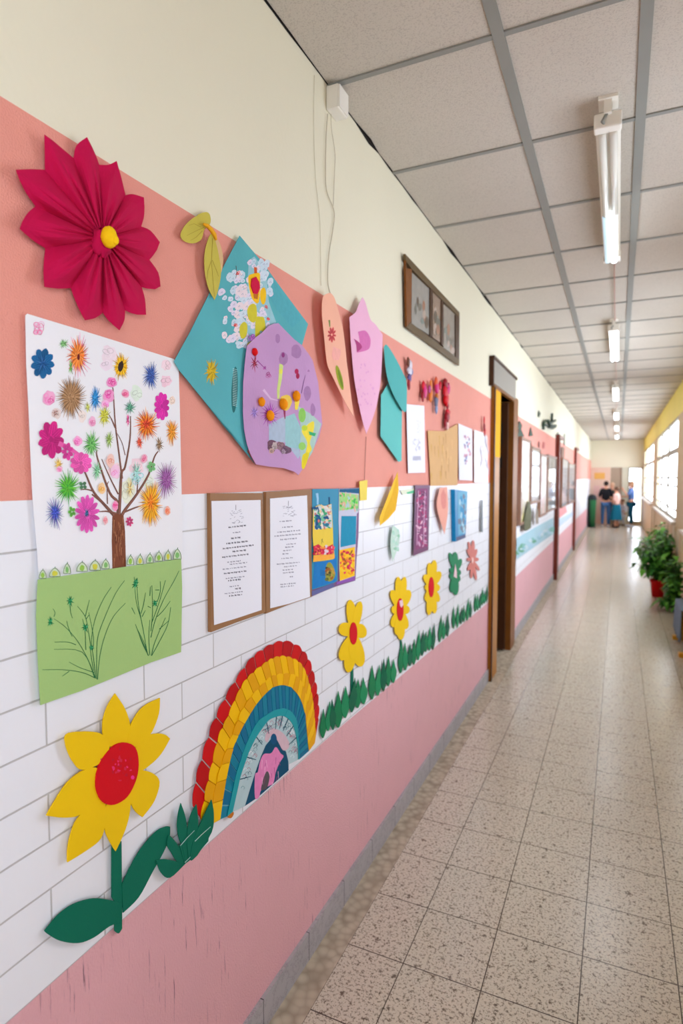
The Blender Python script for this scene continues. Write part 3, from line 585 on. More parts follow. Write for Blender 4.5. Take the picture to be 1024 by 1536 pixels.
dab(q, P, [(468,430),(490,420),(508,450),(512,480),(500,515),(478,515),(464,470)], pen((206, 20, 70))); dab(q, P, [(478,368),(494,370),(496,402),(480,402)], pen((206, 90, 40))); dab(q, P, [(474,515),(502,515),(498,545),(478,540)], pen((190, 110, 20)))
q.build('teal_sheet', t)
q = MB(); q.cut(P(*cr([(468,432),(490,422),(508,450),(512,482),(500,512),(478,512),(464,472)], range(7))), .0165, .003, mat('crimson_felt', (206, 16, 66), .8, .1, 60, .6, 300)); q.build('red_lantern', t)
t = thing('lilac_collage', 'lilac card sheet with orange pompoms partly covering the teal sheet', 'collage', W(420, 600))
q = MB(); O2 = .020
q.cut(P((520,730),(558,690),(590,678),(612,675),(650,715),(700,765),(740,795),(775,840),(800,880),(830,1000),(853,1228),(835,1300),(790,1395),(745,1475),(722,1508),(700,1490),(640,1470),(560,1462),(490,1450),(462,1400),(440,1340),(425,1260),(418,1160),(420,1000),(430,880),(440,800),(480,760)), O2, .001, LIL)
lay[0] = O2+.0001
dab(q, P, [(560,1230),(640,1190),(700,1180),(720,1290),(730,1400),(720,1420),(650,1330),(560,1320)], pen((170, 186, 206))); dab(q, P, [(650,1190),(700,1170),(735,1250),(740,1370),(650,1350)], pen((150, 196, 200)))
dab(q, P, [(720,1130),(800,1180),(848,1228),(800,1380),(745,1470),(730,1400),(735,1250)], pen((170, 200, 190)))
dab(q, P, cr([(780,1225),(806,1215),(806,1260),(785,1330),(795,1370),(760,1400),(770,1330),(740,1270),(760,1245)]), pen((236, 216, 60))); dab(q, P, cr([(745,1400),(775,1385),(780,1400),(755,1470),(740,1465)]), pen((226, 206, 20)))
dab(q, P, ell(742, 1180, 20, 40), pen((140, 200, 90))); dab(q, P, ell(742, 1350, 20, 22), pen((150, 206, 100))); dab(q, P, [(778,1268),(818,1280),(812,1296),(782,1288)], pen((50, 170, 110))); dab(q, P, ell(755, 1250, 16, 16), pen((190, 210, 50)))
dab(q, P, line([(628,900),(622,980),(612,1040),(612,1090)], 22, 12), pen((206, 220, 130))); dab(q, P, ell(626, 940, 9, 14), pen((226, 222, 80)))
for x, y, rx, ry in ((608,760,13,26), (710,830,28,40), (640,870,24,38), (800,1150,14,34), (770,1060,20,40)): dab(q, P, ell(x, y, rx, ry, 12, 0, .1), pen((166, 122, 170)))
dab(q, P, ell(638, 850, 9, 14), pen((140, 50, 120))); dab(q, P, ell(712, 940, 11, 15), pen((176, 20, 80))); dab(q, P, ell(718, 965, 10, 16), pen((160, 16, 70)))
spiky(q, P, 482, 895, 24, 46, (150, 30, 60), 10, .3, 7); scrib(q, P, 465, 750, 22, 26, (150, 60, 160), 8); scrib(q, P, 560, 960, 18, 22, (150, 60, 120), 6); scrib(q, P, 535, 920, 10, 12, (150, 60, 140), 4); dab(q, P, line([(495,880),(520,905),(545,930)], 5, 3), pen((140, 60, 140)))
spiky(q, P, 565, 1175, 48, 66, (160, 50, 170), 26, .5, 7); spiky(q, P, 480, 1165, 24, 36, (150, 120, 196), 18, .1, 5); scrib(q, P, 775, 935, 12, 12, (160, 110, 160), 4)
dab(q, P, line([(738,1060),(750,1000),(760,960)], 4, 2), pen((110, 60, 120))); dab(q, P, line([(645,1150),(648,1200)], 12, 5), pen((150, 50, 90))); dab(q, P, ell(650,1110,36,44,14,0,.1), pen((236, 200, 80))); dab(q, P, line([(715,1100),(710,1150)], 28, 14), pen((240, 214, 70)))
dab(q, P, line([(530,1040),(570,1090),(610,1100)], 14, 4), pen((214, 180, 214)))
for x, y, rx, ry, c in ((575,1345,24,34,(110, 70, 90)), (592,1350,16,24,(190, 170, 170)), (625,1350,22,26,(150, 110, 120)), (655,1372,30,24,(112, 76, 100)), (640,1380,12,14,(170, 140, 160)), (575,1375,14,16,(200, 160, 150))): dab(q, P, ell(x, y, rx, ry, 12, 0, .2), pen(c)); scrib(q, P, x, y, rx, ry, shade(c, .7), 4)
q.build('lilac_sheet', t)
PO = mat('orange_pompom', (246, 150, 10), .85, .12, 60, .6, 260); PR = mat('red_pompom', (222, 20, 24), .85, .1, 60, .6, 260)
for x, y, rr in ((521,1107,.0105), (568,1182,.0125), (641,1120,.0135), (712,1075,.0135)):
    rr *= 1.28; q = MB(); q.ball(W(*P((x, y))[0], O2+rr*.5), (rr*.7, rr, rr*1.05), PO, 16, 10, .05); q.build('pompom', t)
q = MB(); q.ball(W(*P((483, 833))[0], O2+.004), (.008, .0115, .0115), PR, 14, 8, .05); q.build('pompom', t, 'red pompom')
# ---- notices with brown frames
R.seed(5)
P = crop(250, 700, 3.303)
WF = mat('brown_notice_frame', (150, 108, 70), .5, .12, 16); PAGE = mat('white_page', (232, 232, 240), .6, .02, 5)
TXT = mat('grey_print', (70, 68, 84), .7); TXTL = mat('pale_print', (128, 126, 144), .7)
def notice(outer, page, label, lines, cx, crest, slope, pm=PAGE):
    c = P(outer[0], outer[2]); t = thing('notice_board', label, 'notice', W((c[0][0]+c[1][0])/2, (c[0][1]+c[1][1])/2), 'brown framed notices')
    q = MB(); q.cut(P(*outer), .012, .011, WF); q.build('backing_board', t)
    q = MB(); q.cut(P(*page), .0135, .0008, pm)
    L_ = .0137
    x0, y0, x1, y1 = crest
    for k in range(26):
        x = R.uniform(x0, x1); y = R.uniform(y0, y1); q.cut(P(*line([(x, y), (x+R.uniform(5, 14), y+R.uniform(-6, 6))], 1.6)), L_, 0, TXTL)
    q.cut(P(*line([((x0+x1)/2, y0-26), ((x0+x1)/2, y0)], 2)), L_, 0, TXT)
    for y, wd, bold in lines:
        x = cx-wd/2+R.uniform(-14, 14); e = x+wd
        while x < e:
            l = R.uniform(5, 17); l = min(l, e-x+3)
            h = 7.5 if bold else 5.5
            yy = y+(x-cx)*slope
            n = max(1, int(l/4))
            for i in range(n):
                xx = x+i*l/n; hh = h*R.uniform(.6, 1.2); q.cut(P((xx, yy-hh/2), (xx+l/n*.75, yy-hh/2), (xx+l/n*.75, yy+hh/2), (xx, yy+hh/2)), L_, 0, TXT if bold else TXTL)
            x += l+R.uniform(2.5, 5)
    q.build('printed_page', t); return t
notice(((215,132),(345,131),(475,131),(482,420),(490,722),(350,770),(220,820)), ((222,170),(465,165),(468,430),(470,710),(350,750),(235,785),(228,480)), 'brown framed notice nearest the tree drawing, white page of grey print',
       [(296,84,1),(325,34,0),(352,44,1),(375,104,1),(398,150,1),(418,64,1),(440,128,1),(468,64,0),(480,84,0),(500,120,0),(522,110,1),(548,90,0),(560,60,1),(590,46,0),(604,26,1),(622,92,0),(636,62,1)], 345, (312,215,372,280), -.12)
notice(((492,125),(600,119),(718,112),(720,380),(718,645),(600,685),(492,728)), ((512,158),(695,142),(702,400),(710,645),(610,678),(513,702)), 'brown framed notice between the other framed page and the blue picture',
       [(268,60,0),(298,50,0),(320,110,0),(338,130,0),(358,80,0),(384,44,0),(398,40,0),(414,38,0),(430,34,0),(452,60,0),(478,110,0),(494,60,0),(510,48,0),(524,52,0),(546,14,0),(580,74,0),(592,64,0)], 602, (572,195,632,245), -.09)
# ---- blue collage board
P = crop(465, 725, 8.775); t = thing('blue_collage', 'bright blue children collage board with yellow and red painted pictures', 'collage', W(503, 810))
CY = mat('cyan_blue_card', (22, 134, 170), .5, .05, 6); q = MB()
q.cut(P((25,75),(380,70),(650,60),(645,230),(635,700),(610,1000),(595,1280),(300,1370),(20,1490),(10,1400),(15,700)), .011, .010, mat('purple_backing_card', (126, 90, 130), .6)); q.build('backing', t)
q = MB(); q.cut(P((30,75),(380,70),(380,150),(372,700),(360,1280),(300,1320),(25,1400),(20,700)), .0125, .001, CY)
lay[0] = .0126; sp_ = lambda *a, **k: None
dab(q, P, [(60,1000),(350,960),(340,1290),(30,1390)], pen((20, 120, 190))); dab(q, P, line([(90,130),(100,200),(100,280)], 34, 22), pen((150, 200, 230))); dab(q, P, line([(250,180),(255,290)], 22, 14), pen((20, 70, 110)))
dab(q, P, cr([(230,1050),(270,1045),(310,1110),(330,1200),(300,1270),(240,1290),(200,1220),(205,1120)]), pen((150, 150, 50)))
for k in range(16): x, y = R.uniform(205, 320), R.uniform(1110, 1270); dab(q, P, ell(x, y, 20, 26, 7, R.random()*3, .3), pen(((70, 60, 20), (160, 90, 20), (100, 110, 40), (190, 150, 60))[k % 4]))
for k in range(4): dab(q, P, line([(225, 1170+k*14), (130, 1140+k*22)], 6, 3), pen((30, 50, 80)))
bp_ = q.build('blue_panel', t)
q = MB(); O3 = .0165; q.cut(P((40,320),(120,280),(200,300),(280,270),(290,420),(300,600),(305,800),(325,980),(300,1000),(180,1020),(40,1035),(50,900),(35,700)), O3, .001, mat('yellow_card', (232, 200, 60), .6)); lay[0] = O3
dab(q, P, [(42,325),(120,290),(200,305),(282,275),(285,420),(290,580),(60,610)], pen((196, 206, 206))); dab(q, P, [(60,400),(130,420),(150,580),(70,580)], pen((20, 80, 130)))
for k in range(60): x, y = R.uniform(60, 275), R.uniform(310, 580); dab(q, P, ell(x, y, R.uniform(8, 26), R.uniform(12, 40), 7, R.random()*3, .3), pen(((224, 216, 206), (60, 160, 110), (30, 110, 140), (206, 120, 110), (120, 190, 150), (20, 80, 130), (230, 200, 150))[k % 7]))
dab(q, P, [(40,830),(110,800),(180,860),(300,800),(310,920),(60,950)], pen((206, 30, 60)))
for k in range(50): x, y = R.uniform(50, 305), R.uniform(825, 945); dab(q, P, ell(x, y, R.uniform(8, 22), R.uniform(8, 24), 7, R.random()*3, .3), pen(((236, 70, 90), (190, 20, 60), (240, 140, 60), (222, 200, 210) if x > 200 else (160, 10, 40), (226, 40, 90))[k % 5]))
dab(q, P, [(45,960),(320,930),(325,985),(45,1032)], pen((250, 170, 60))); dab(q, P, line([(160,730),(150,800)], 8, 4), pen((120, 110, 40))); dab(q, P, line([(150,740),(175,780)], 7, 3), pen((110, 100, 60)))
q.build('painted_strip', bp_, 'yellow strip with red painted band')
q = MB(); q.cut(P((380,75),(645,62),(640,180),(635,380),(615,400),(600,820),(590,1060),(585,1220),(390,1290),(380,1100),(385,850),(375,500)), .014, .001, mat('pale_lilac_card', (196, 196, 216), .6)); lay[0] = .0142
dab(q, P, [(385,78),(645,66),(642,135),(520,125),(385,115)], pen((16, 90, 130))); dab(q, P, [(385,120),(635,150),(635,330),(385,360)], pen((160, 206, 130)))
for k in range(46): x, y = R.uniform(395, 628), R.uniform(130, 345); dab(q, P, ell(x, y, R.uniform(6, 18), R.uniform(10, 42), 7, R.uniform(-.4, .4), .3), pen(((90, 206, 70), (150, 220, 110), (214, 190, 150), (170, 200, 200), (70, 180, 80), (226, 170, 140))[k % 6]))
dab(q, P, [(412,430),(608,430),(600,800),(400,840)], pen((18, 140, 176))); dab(q, P, [(385,880),(590,835),(585,1215),(390,1285)], pen((246, 190, 20)))
for k in range(64): x, y = R.uniform(400, 575), R.uniform(880, 1190); dab(q, P, ell(x, y, R.uniform(8, 24), R.uniform(10, 32), 7, R.random()*3, .3), pen(((226, 40, 90), (246, 120, 20), (206, 20, 70), (240, 200, 40), (150, 80, 30), (236, 150, 30))[k % 6]))
q.build('painted_strip', bp_, 'pale strip with a blue square and orange red picture')
q = MB(); q.cut(P((25,1420),(300,1310),(320,1360),(25,1480)), .0135, .001, mat('slate_strip', (92, 96, 150), .5)); q.cut(P((345,1300),(590,1225),(590,1275),(350,1330)), .0135, .001, mat('violet_strip', (140, 80, 170), .5)); q.build('bottom_edging', t)
P0 = lambda *p: list(p)
q = MB(); q.cut([(539,722),(551,720),(550,750),(540,751)], .016, .002, mat('yellow_note', (236, 212, 84), .6)); one(q, 'sticky_note', 'small yellow paper tab at the top corner of the blue collage board', 'paper note', W(545, 736))
# ---- peach leaf paper and pink pointed paper
P = crop(460, 420, 3.413)
def cutthing(nm, lb, cat, pts, off, m, sharp=None, th=.001, dabs=None, grp=None, part='paper_sheet'):
    c = P(*pts); cxm = sum(p[0] for p in c)/len(c); cym = sum(p[1] for p in c)/len(c)
    q = MB(); q.cut(P(*cr(pts, range(len(pts)) if sharp is None else sharp)), off, th, m); 
    if dabs:
        lay[0] = (off if not callable(off) else .07)+.0003; dabs(q)
    return one(q, nm, lb, cat, W(cxm, cym), grp)
def pe(q):
    petaly(q, P, 128, 280, 22, 40, (206, 84, 84), 9, .25, (170, 50, 60)); dab(q, P, line([(115,205),(118,240)], 9, 5), pen((120, 140, 70))); dab(q, P, ell(168, 500, 13, 66, 14, -.25), pen((150, 160, 30))); dab(q, P, ell(172, 505, 6, 50, 12, -.25), pen((110, 130, 20)))
    dab(q, P, ell(150, 375, 26, 34, 12, 0, .2), pen((240, 170, 160)))
cutthing('paper_petal', 'peach pointed paper petal with a red drawn flower, hanging below the cable', 'paper cut-out', [(80,100),(92,76),(120,65),(142,92),(165,170),(188,270),(205,420),(225,580),(240,700),(195,622),(135,500),(105,430),(90,300),(78,180)], .035, mat('peach_card', (240, 178, 152), .7, .05, 5), (8, 2), dabs=pe)
def pp(q):
    dab(q, P, cr([(262,265),(300,260),(325,300),(322,345),(300,362),(255,372),(270,320)], (0, 5)), pen((208, 110, 170))); dab(q, P, cr([(240,300),(268,320),(282,345),(256,370),(252,330)], (0, 3)), pen((170, 60, 120)))
    for k in range(26): dab(q, P, ell(R.uniform(262, 350), R.uniform(430, 640), 4, 6, 6), pen((222, 160, 200)))
cutthing('paper_kite', 'pale pink pointed paper kite with a magenta tulip drawn on it', 'paper cut-out', [(285,88),(300,115),(325,200),(352,228),(388,280),(385,400),(375,540),(350,670),(305,788),(280,700),(245,520),(228,350),(218,190),(250,165),(268,120)], .028, mat('pink_card', (232, 176, 204), .7, .05, 5), (0, 4, 8, 12), dabs=pp)
TE2 = mat('turquoise_paper', (74, 168, 166), .65, .1, 6)
cutthing('paper_leaf', 'turquoise curved paper leaf, the upper of two, on the salmon wall', 'paper cut-out', [(395,342),(412,334),(460,410),(508,508),(513,560),(510,672),(490,668),(440,580),(412,500),(400,420)], .034, TE2, (0, 3, 5))
cutthing('paper_leaf', 'turquoise six sided paper leaf, the lower of two, tucked under the curved leaf', 'paper cut-out', [(415,530),(380,590),(377,800),(470,932),(485,925),(487,665),(450,600)], .018, mat('aqua_paper', (92, 186, 180), .65, .05, 6))
# ---- small hanging candies and bows
def bow(px, py, s, cols, label, cat='ornament', nm='ribbon_bow'):
    """px,py centre; s scale in px; cols palette"""
    t = thing(nm, label, cat, W(px, py))
    for k, (dx, dy, rx, rz, c) in enumerate(cols):
        q = MB(); m = mat('bow_%02x%02x%02x' % c, c, .45, .15, 80, .4, 200); p = W(px+dx*s, py+dy*s, .02); sc = (p-CAMP).dot(f_)/F
        q.ball(p, (rx*s*sc*.6, rx*s*sc*1.9, rz*s*sc), m, 10, 7, .22); q.build('bow_loop' if k else 'bow_knot', t)
RD, DR, PK, OR_, BL, WHT, BN = (206, 26, 46), (150, 20, 36), (206, 50, 120), (220, 120, 50), (130, 150, 190), (216, 210, 222), (110, 60, 40)
bow(614, 556, 1, [(0,0,5,6,WHT), (-2,-13,3,7,BN), (1,-8,4,7,WHT), (0,10,4,6,(96, 80, 140)), (-1,20,3,8,DR), (3,2,3,5,(120, 130, 180))], 'small white and brown wrapped sweet hanging near the turquoise leaves', 'ornament', 'wrapped_sweet')
bow(638, 586, 1, [(-1,0,5,10,PK), (-4,8,3,8,DR), (-3,-8,3,7,RD), (6,-2,3,6,(180, 70, 130)), (8,8,4,9,OR_), (8,-8,3,8,OR_)], 'pink and orange ribbon bow, leftmost of the three hanging in a row')
bow(655, 582, 1, [(0,0,5,9,PK), (-1,-9,4,7,(220, 90, 50)), (0,12,4,5,(190, 110, 40)), (-1,20,4,8,(100, 104, 130)), (-1,32,3,7,BL), (5,-4,3,6,RD)], 'ribbon bow with a blue grey tail between the pink bow and the red bow')
bow(668, 588, 1, [(0,0,5,10,RD), (0,-13,5,7,DR), (4,-5,4,8,PK), (1,12,6,9,(206, 10, 24)), (3,20,3,6,DR)], 'bright red ribbon bow, rightmost of the three hanging in a row')
bow(670, 625, 1, [(0,0,5,8,DR), (1,-7,5,4,RD), (-2,10,3,8,DR), (1,14,3,6,(236, 190, 180))], 'dark red small bow hanging just above the tan paper')
bow(726, 640, 1, [(0,0,2.5,6,DR), (0,-9,2,6,RD), (1,8,2,6,RD)], 'thin red ornament on the wall right beside the first doorway frame')
# ---- papers on the salmon band
P = crop(590, 520, 6.827)
def pr1(q):
    for k in range(22): x, y = R.uniform(205, 280), R.uniform(930, 1060); dab(q, P, line([(x, y), (x+R.uniform(-20, 20), y+R.uniform(-30, 30))], 4, 2), pen((150, 150, 180)))
    for k in range(14): x = 200+k*6; dab(q, P, line([(x, 1120), (x, 1165)], 3, 3), pen((176, 176, 200)))
    for k in range(8): dab(q, P, line([(235+R.uniform(0, 40), 760+k*16), (250+R.uniform(0, 40), 764+k*16)], 4, 3), pen((200, 200, 218)))
cutthing('paper_sheet', 'narrow white printed paper sheet beside the turquoise leaves', 'paper', [(133,588),(315,605),(320,900),(325,1290),(150,1295),(140,900)], .012, PAGE, dabs=pr1)
def pr2(q):
    for k in range(26): x = R.uniform(370, 600); y = R.uniform(880, 1300); dab(q, P, line([(x, y), (x+3, y+R.uniform(60, 120))], R.uniform(6, 16), 4), pen(((196, 150, 92), (222, 178, 118), (206, 160, 84))[k % 3]))
cutthing('paper_sheet', 'tan wood coloured paper sheet below the dark red bow', 'paper', [(350,860),(520,865),(655,790),(660,1000),(655,1420),(380,1425),(370,1200)], .010, mat('tan_paper', (212, 164, 102), .6, .06, 20), dabs=pr2)
def pr3(q):
    for k in range(30): x, y = R.uniform(725, 785), R.uniform(920, 1200); dab(q, P, ell(x, y, R.uniform(5, 12), R.uniform(8, 20), 7, 0, .3), pen(((206, 150, 170), (170, 140, 170), (226, 180, 190), (130, 140, 180))[k % 4]))
cutthing('paper_sheet', 'white drawing sheet with a small pinkish figure, right of the tan paper', 'paper', [(665,785),(805,845),(808,1372),(672,1365)], .014, PAGE, dabs=pr3)
def pr4(q):
    for k in range(24): x, y = R.uniform(890, 955), R.uniform(900, 1180); dab(q, P, line([(x, y), (x+R.uniform(-10, 30), y+R.uniform(60, 160))], 10, 5), pen(((190, 186, 200), (206, 200, 206), (170, 166, 180), (222, 200, 196))[k % 4]))
cutthing('paper_sheet', 'white sheet with grey streaks beside the first doorway frame', 'paper', [(825,850),(940,890),(962,930),(965,1390),(828,1392)], .014, mat('glossy_white_page', (232, 228, 230), .25, .02), dabs=pr4)
# ---- papers on the white bricks
P = crop(460, 680, 3.413)
cutthing('folded_paper', 'bright yellow folded paper strip hanging slantwise over the white bricks', 'paper cut-out', [(465,95),(471,190),(455,290),(418,335),(375,370),(372,330),(405,245),(430,180)], .026, mat('golden_yellow_paper', (240, 190, 20), .6, .06, 10), dabs=lambda q: dab(q, P, [(465,100),(440,200),(400,300),(385,360),(455,288),(470,190)], pen((226, 172, 16))))
def gl(q): 
    for k in range(20): dab(q, P, ell(R.uniform(440, 470), R.uniform(390, 510), 6, 9, 7, 0, .3), pen(((150, 200, 170), (176, 214, 196), (206, 222, 214))[k % 3]))
cutthing('paper_leaf', 'pale green mottled paper leaf below the yellow folded strip', 'paper cut-out', [(440,368),(462,385),(475,410),(470,470),(440,552),(428,460)], .016, mat('mint_paper', (190, 216, 200), .6), (0, 4), dabs=gl)
def pu(q):
    dab(q, P, [(566,180),(618,180),(612,480),(556,495)], pen((136, 66, 110)))
    for k in range(90): x, y = R.uniform(566, 612), R.uniform(190, 480); dab(q, P, ell(x, y, R.uniform(2, 6), R.uniform(4, 14), 7, R.random()*3, .3), pen(((196, 150, 180), (160, 60, 110), (96, 50, 90), (214, 170, 190), (176, 40, 100))[k % 5]))
    for a, b in ((572, 0), (606, 3)): dab(q, P, line([(a, 190), (a-6, 340), (a-8, 470)], 3, 3), pen((206, 160, 190)))
cutthing('poster', 'narrow purple patterned poster on the white bricks', 'poster', [(555,163),(630,163),(622,495),(545,525)], .014, mat('dark_purple_card', (112, 62, 98), .5), dabs=pu)
cutthing('paper_scrap', 'thin pale scrap with green marks at the top of the white bricks', 'paper', [(480,190),(550,180),(550,205),(490,212)], .006, mat('pale_yellow_paper', (222, 226, 200), .6), dabs=lambda q: dab(q, P, [(510,200),(548,188),(549,203),(515,208)], pen((90, 186, 140))))
cutthing('paper_petal', 'small salmon paper petal between the purple poster and the blue picture', 'paper cut-out', [(680,178),(718,172),(723,290),(705,415),(665,275)], .022, mat('salmon_paper', (232, 160, 140), .6, .05), (0, 1, 3), dabs=lambda q: dab(q, P, ell(700, 240, 14, 50, 12, 0, .2), pen((222, 140, 130))))
def bb(q):
    dab(q, P, [(772,198),(820,196),(810,410),(776,420)], pen((110, 176, 206)))
    for k in range(30): dab(q, P, ell(R.uniform(778, 812), R.uniform(210, 400), 6, 16, 7, 0, .3), pen(((70, 150, 196), (170, 206, 222), (120, 130, 150))[k % 3]))
    dab(q, P, [(765,430),(812,415),(812,432),(766,450)], pen((96, 100, 130)))
cutthing('painted_picture', 'blue painted picture panel right of the small salmon petal', 'picture', [(758,185),(822,195),(812,432),(762,452)], .03, mat('blue_panel_card', (20, 130, 184), .4), th=.028, dabs=bb)
cutthing('paper_strip', 'thin grey paper strip on the bricks closest to the doorway', 'paper', [(892,240),(900,240),(900,405),(890,400)], .014, mat('dark_grey_strip', (110, 116, 120), .6))
# ---- foam flowers
YF = mat('yellow_foam', (234, 192, 10), .8, .05, 6, .12, 300); RF = mat('red_foam', (204, 10, 26), .8, .08, 6, .15, 200); GF = mat('green_foam', (6, 104, 80), .8, .06, 6, .12, 300)
P = crop(0, 1020, 2.976); t = thing('foam_flower', 'big yellow foam flower with a red centre, green stem and leaves, under the green strip', 'foam flower', W(175, 1160))
big = [[(515,60),(560,130),(583,210),(575,290),(500,300),(465,270),(460,190),(480,120)], [(715,80),(710,150),(680,230),(640,280),(600,300),(570,270),(590,190),(640,120)], [(760,262),(720,330),(670,380),(620,405),(595,330),(640,260),(690,240),(735,243)],
       [(620,403),(680,415),(713,455),(690,540),(637,613),(600,580),(575,510),(590,430)], [(580,500),(582,580),(560,670),(517,765),(480,700),(466,640),(475,560),(520,530)], [(470,540),(470,640),(450,710),(390,760),(302,815),(305,740),(330,650),(370,590),(440,520)],
       [(440,395),(370,405),(300,460),(240,550),(208,606),(280,615),(355,605),(420,550),(450,480)], [(290,260),(310,236),(400,230),(460,245),(490,300),(450,370),(370,402),(330,370),(300,310)]]
tips = [0, 0, 0, 4, 3, 4, 4, 0]
for k, pt in enumerate(big):
    q = MB(); c0 = (525, 418)
    q.cut(P(*cr(pt, (tips[k],))), lambda x, y: .011+.0004*k, .0035, YF); q.build('petal', t, bevel=.0008)
q = MB(); q.cut(P(*cr([(560,280),(603,300),(619,360),(610,440),(570,520),(510,557),(460,545),(431,490),(432,420),(460,350),(510,295)])), .0165, .005, RF)
lay[0] = .0166
for k in range(26): dab(q, P, ell(540+R.gauss(0, 28), 395+R.gauss(0, 34), R.uniform(3, 9), R.uniform(3, 9), 7, 0, .4), pen(((206, 40, 70), (226, 50, 110), (190, 16, 40))[k % 3]))
dab(q, P, ell(592, 435, 8, 9), pen((236, 50, 140))); q.build('flower_centre', t)
def bx_(name, pts, off, sharp, tt=None):
    q = MB(); q.cut(P(*cr(pts, sharp)), off, .003, GF); return q.build(name, tt or t, bevel=.0006)
bx_('stem', [(500,720),(543,720),(545,900),(546,1110),(530,1132),(512,1120),(512,990),(500,970)], .009, (0, 1, 3, 5, 6, 7))
bx_('leaf', [(760,655),(757,705),(730,770),(680,860),(620,970),(550,1040),(545,915),(590,820),(640,740),(700,675),(740,655)], .0105, (0, 5, 6))
bx_('leaf', [(200,1120),(260,1050),(330,1000),(420,975),(500,985),(545,1000),(540,1085),(490,1100),(420,1150),(350,1175),(270,1165),(215,1135)], .0105, (0, 5, 6))
t = thing('foam_plant', 'dark green foam plant with pointed leaves between the big flower and the rainbow', 'foam plant', W(270, 1250))
bx_('leaf', [(755,690),(790,730),(825,790),(822,825),(790,810),(765,770),(746,735)], .0144, (0, 3))
bx_('leaf', [(697,805),(735,800),(770,806),(828,820),(760,883),(720,860)], .0141, (0, 3))
for n_, (pt, o_) in enumerate([([(808,550),(830,620),(836,720),(812,738),(796,690),(793,620)], .0175), ([(878,555),(885,660),(862,790),(842,800),(835,700),(850,610)], .0187), ([(945,535),(955,600),(945,680),(880,785),(850,805),(862,720),(900,630)], .0199), ([(938,660),(930,720),(870,790),(825,822),(800,735),(815,740),(850,770)], .0160), ([(812,735),(870,660),(872,720),(850,800),(828,815)], .0168)]): bx_('leaf', pt, o_, (0, 3) if n_ < 3 else range(9), t)
q = MB(); lay[0] = .0148
for l in ([(805,740),(835,705),(868,672)], [(870,720),(900,690),(940,655)], [(825,815),(850,790)]): q.cut(P(*line(l, 3, 2)),   .0208, .0003, pen((170, 206, 200)))
q.build('pale_string', t)
# smaller flat yellow flowers
P = crop(460, 680, 3.413)
def flower(cx, cy, specs, crx, cry, label, off=.008, col=YF, ccol=RF, stem=None, extra=None, nm='paper_flower'):
    c = P((cx, cy))[0]; t = thing(nm, label, 'paper flower', W(*c), 'flat flowers painted along the white bricks' if nm == 'x' else None)
    for k, (tx, ty, w_) in enumerate(specs):
        w_ *= 1.22
        dx, dy = tx-cx, ty-cy; d = math.hypot(dx, dy); ux, uy = dx/d, dy/d; q = MB()
        # petal widths are given across the petal in crop units
        pts = [(cx+dx*.1-uy*w_*.5, cy+dy*.1+ux*w_*.5), (cx+dx*.5-uy*w_, cy+dy*.5+ux*w_), (cx+dx*.85-uy*w_*.8, cy+dy*.85+ux*w_*.8), (tx, ty), (cx+dx*.85+uy*w_*.8, cy+dy*.85-ux*w_*.8), (cx+dx*.5+uy*w_, cy+dy*.5-ux*w_), (cx+dx*.1+uy*w_*.5, cy+dy*.1-ux*w_*.5)]
        q.cut(P(*cr(pts, ())), off+.00023*k, .0016, col); q.build('petal', t)
    if crx: q = MB(); q.cut(P(*ell(cx, cy, crx, cry, 22)), off+.0045, .002, ccol); q.build('flower_centre', t)
    if stem: q = MB(); q.cut(P(*stem), off-.003, .002, GF); q.build('stem', t)
    if extra: q = MB(); q.cut(P(*extra), off+.0055, .0008, mat('torn_white_paper', (232, 200, 206), .6)); q.build('torn_patch', t)
flower(240, 922, [(222,750,20),(275,758,17),(305,900,30),(278,1092,26),(212,1122,24),(176,1060,24),(168,885,28),(240,1060,20)], 19, 57, 'yellow flower on the bricks nearest the rainbow, red oval centre and thick green stem', stem=[(228,1045),(238,1048),(240,1220),(226,1220)])
flower(479, 800, [(468,632,15),(502,632,14),(525,700,20),(527,800,18),(510,900,18),(482,955,18),(440,890,18),(434,800,18),(437,700,18),(460,930,14)], 17, 58, 'yellow flower with a torn pale patch on its red centre', stem=[(478,950),(484,950),(487,1040),(480,1040)], extra=[(474,755),(490,750),(494,775),(485,790),(478,782)])
flower(638, 685, [(655,546,14),(628,560,12),(683,605,16),(682,690,16),(676,760,14),(655,820,14),(625,828,13),(615,760,15),(605,690,15),(604,620,14)], 14, 52, 'yellow flower with a red centre, third along the bricks, beside the green flower')
flower(760, 610, [(732,508,9),(760,505,12),(790,540,11),(790,610,12),(775,660,14),(762,726,14),(742,712,12),(735,640,12),(735,590,12)], 0, 0, 'dark green ragged flower on the white bricks', col=mat('mid_green_paper', (20, 128, 82), .6), extra=[(760,565),(768,610),(768,640),(752,630)])
flower(849, 548, [(828,452,6),(852,445,7),(870,490,7),(880,540,8),(884,600,6),(868,650,6),(842,640,6),(826,600,7),(820,540,7),(822,490,6)], 5, 16, 'faded salmon spiky flower nearest the doorway', col=mat('faded_salmon_paper', (206, 122, 112), .6), ccol=mat('pale_salmon', (232, 190, 180), .6))
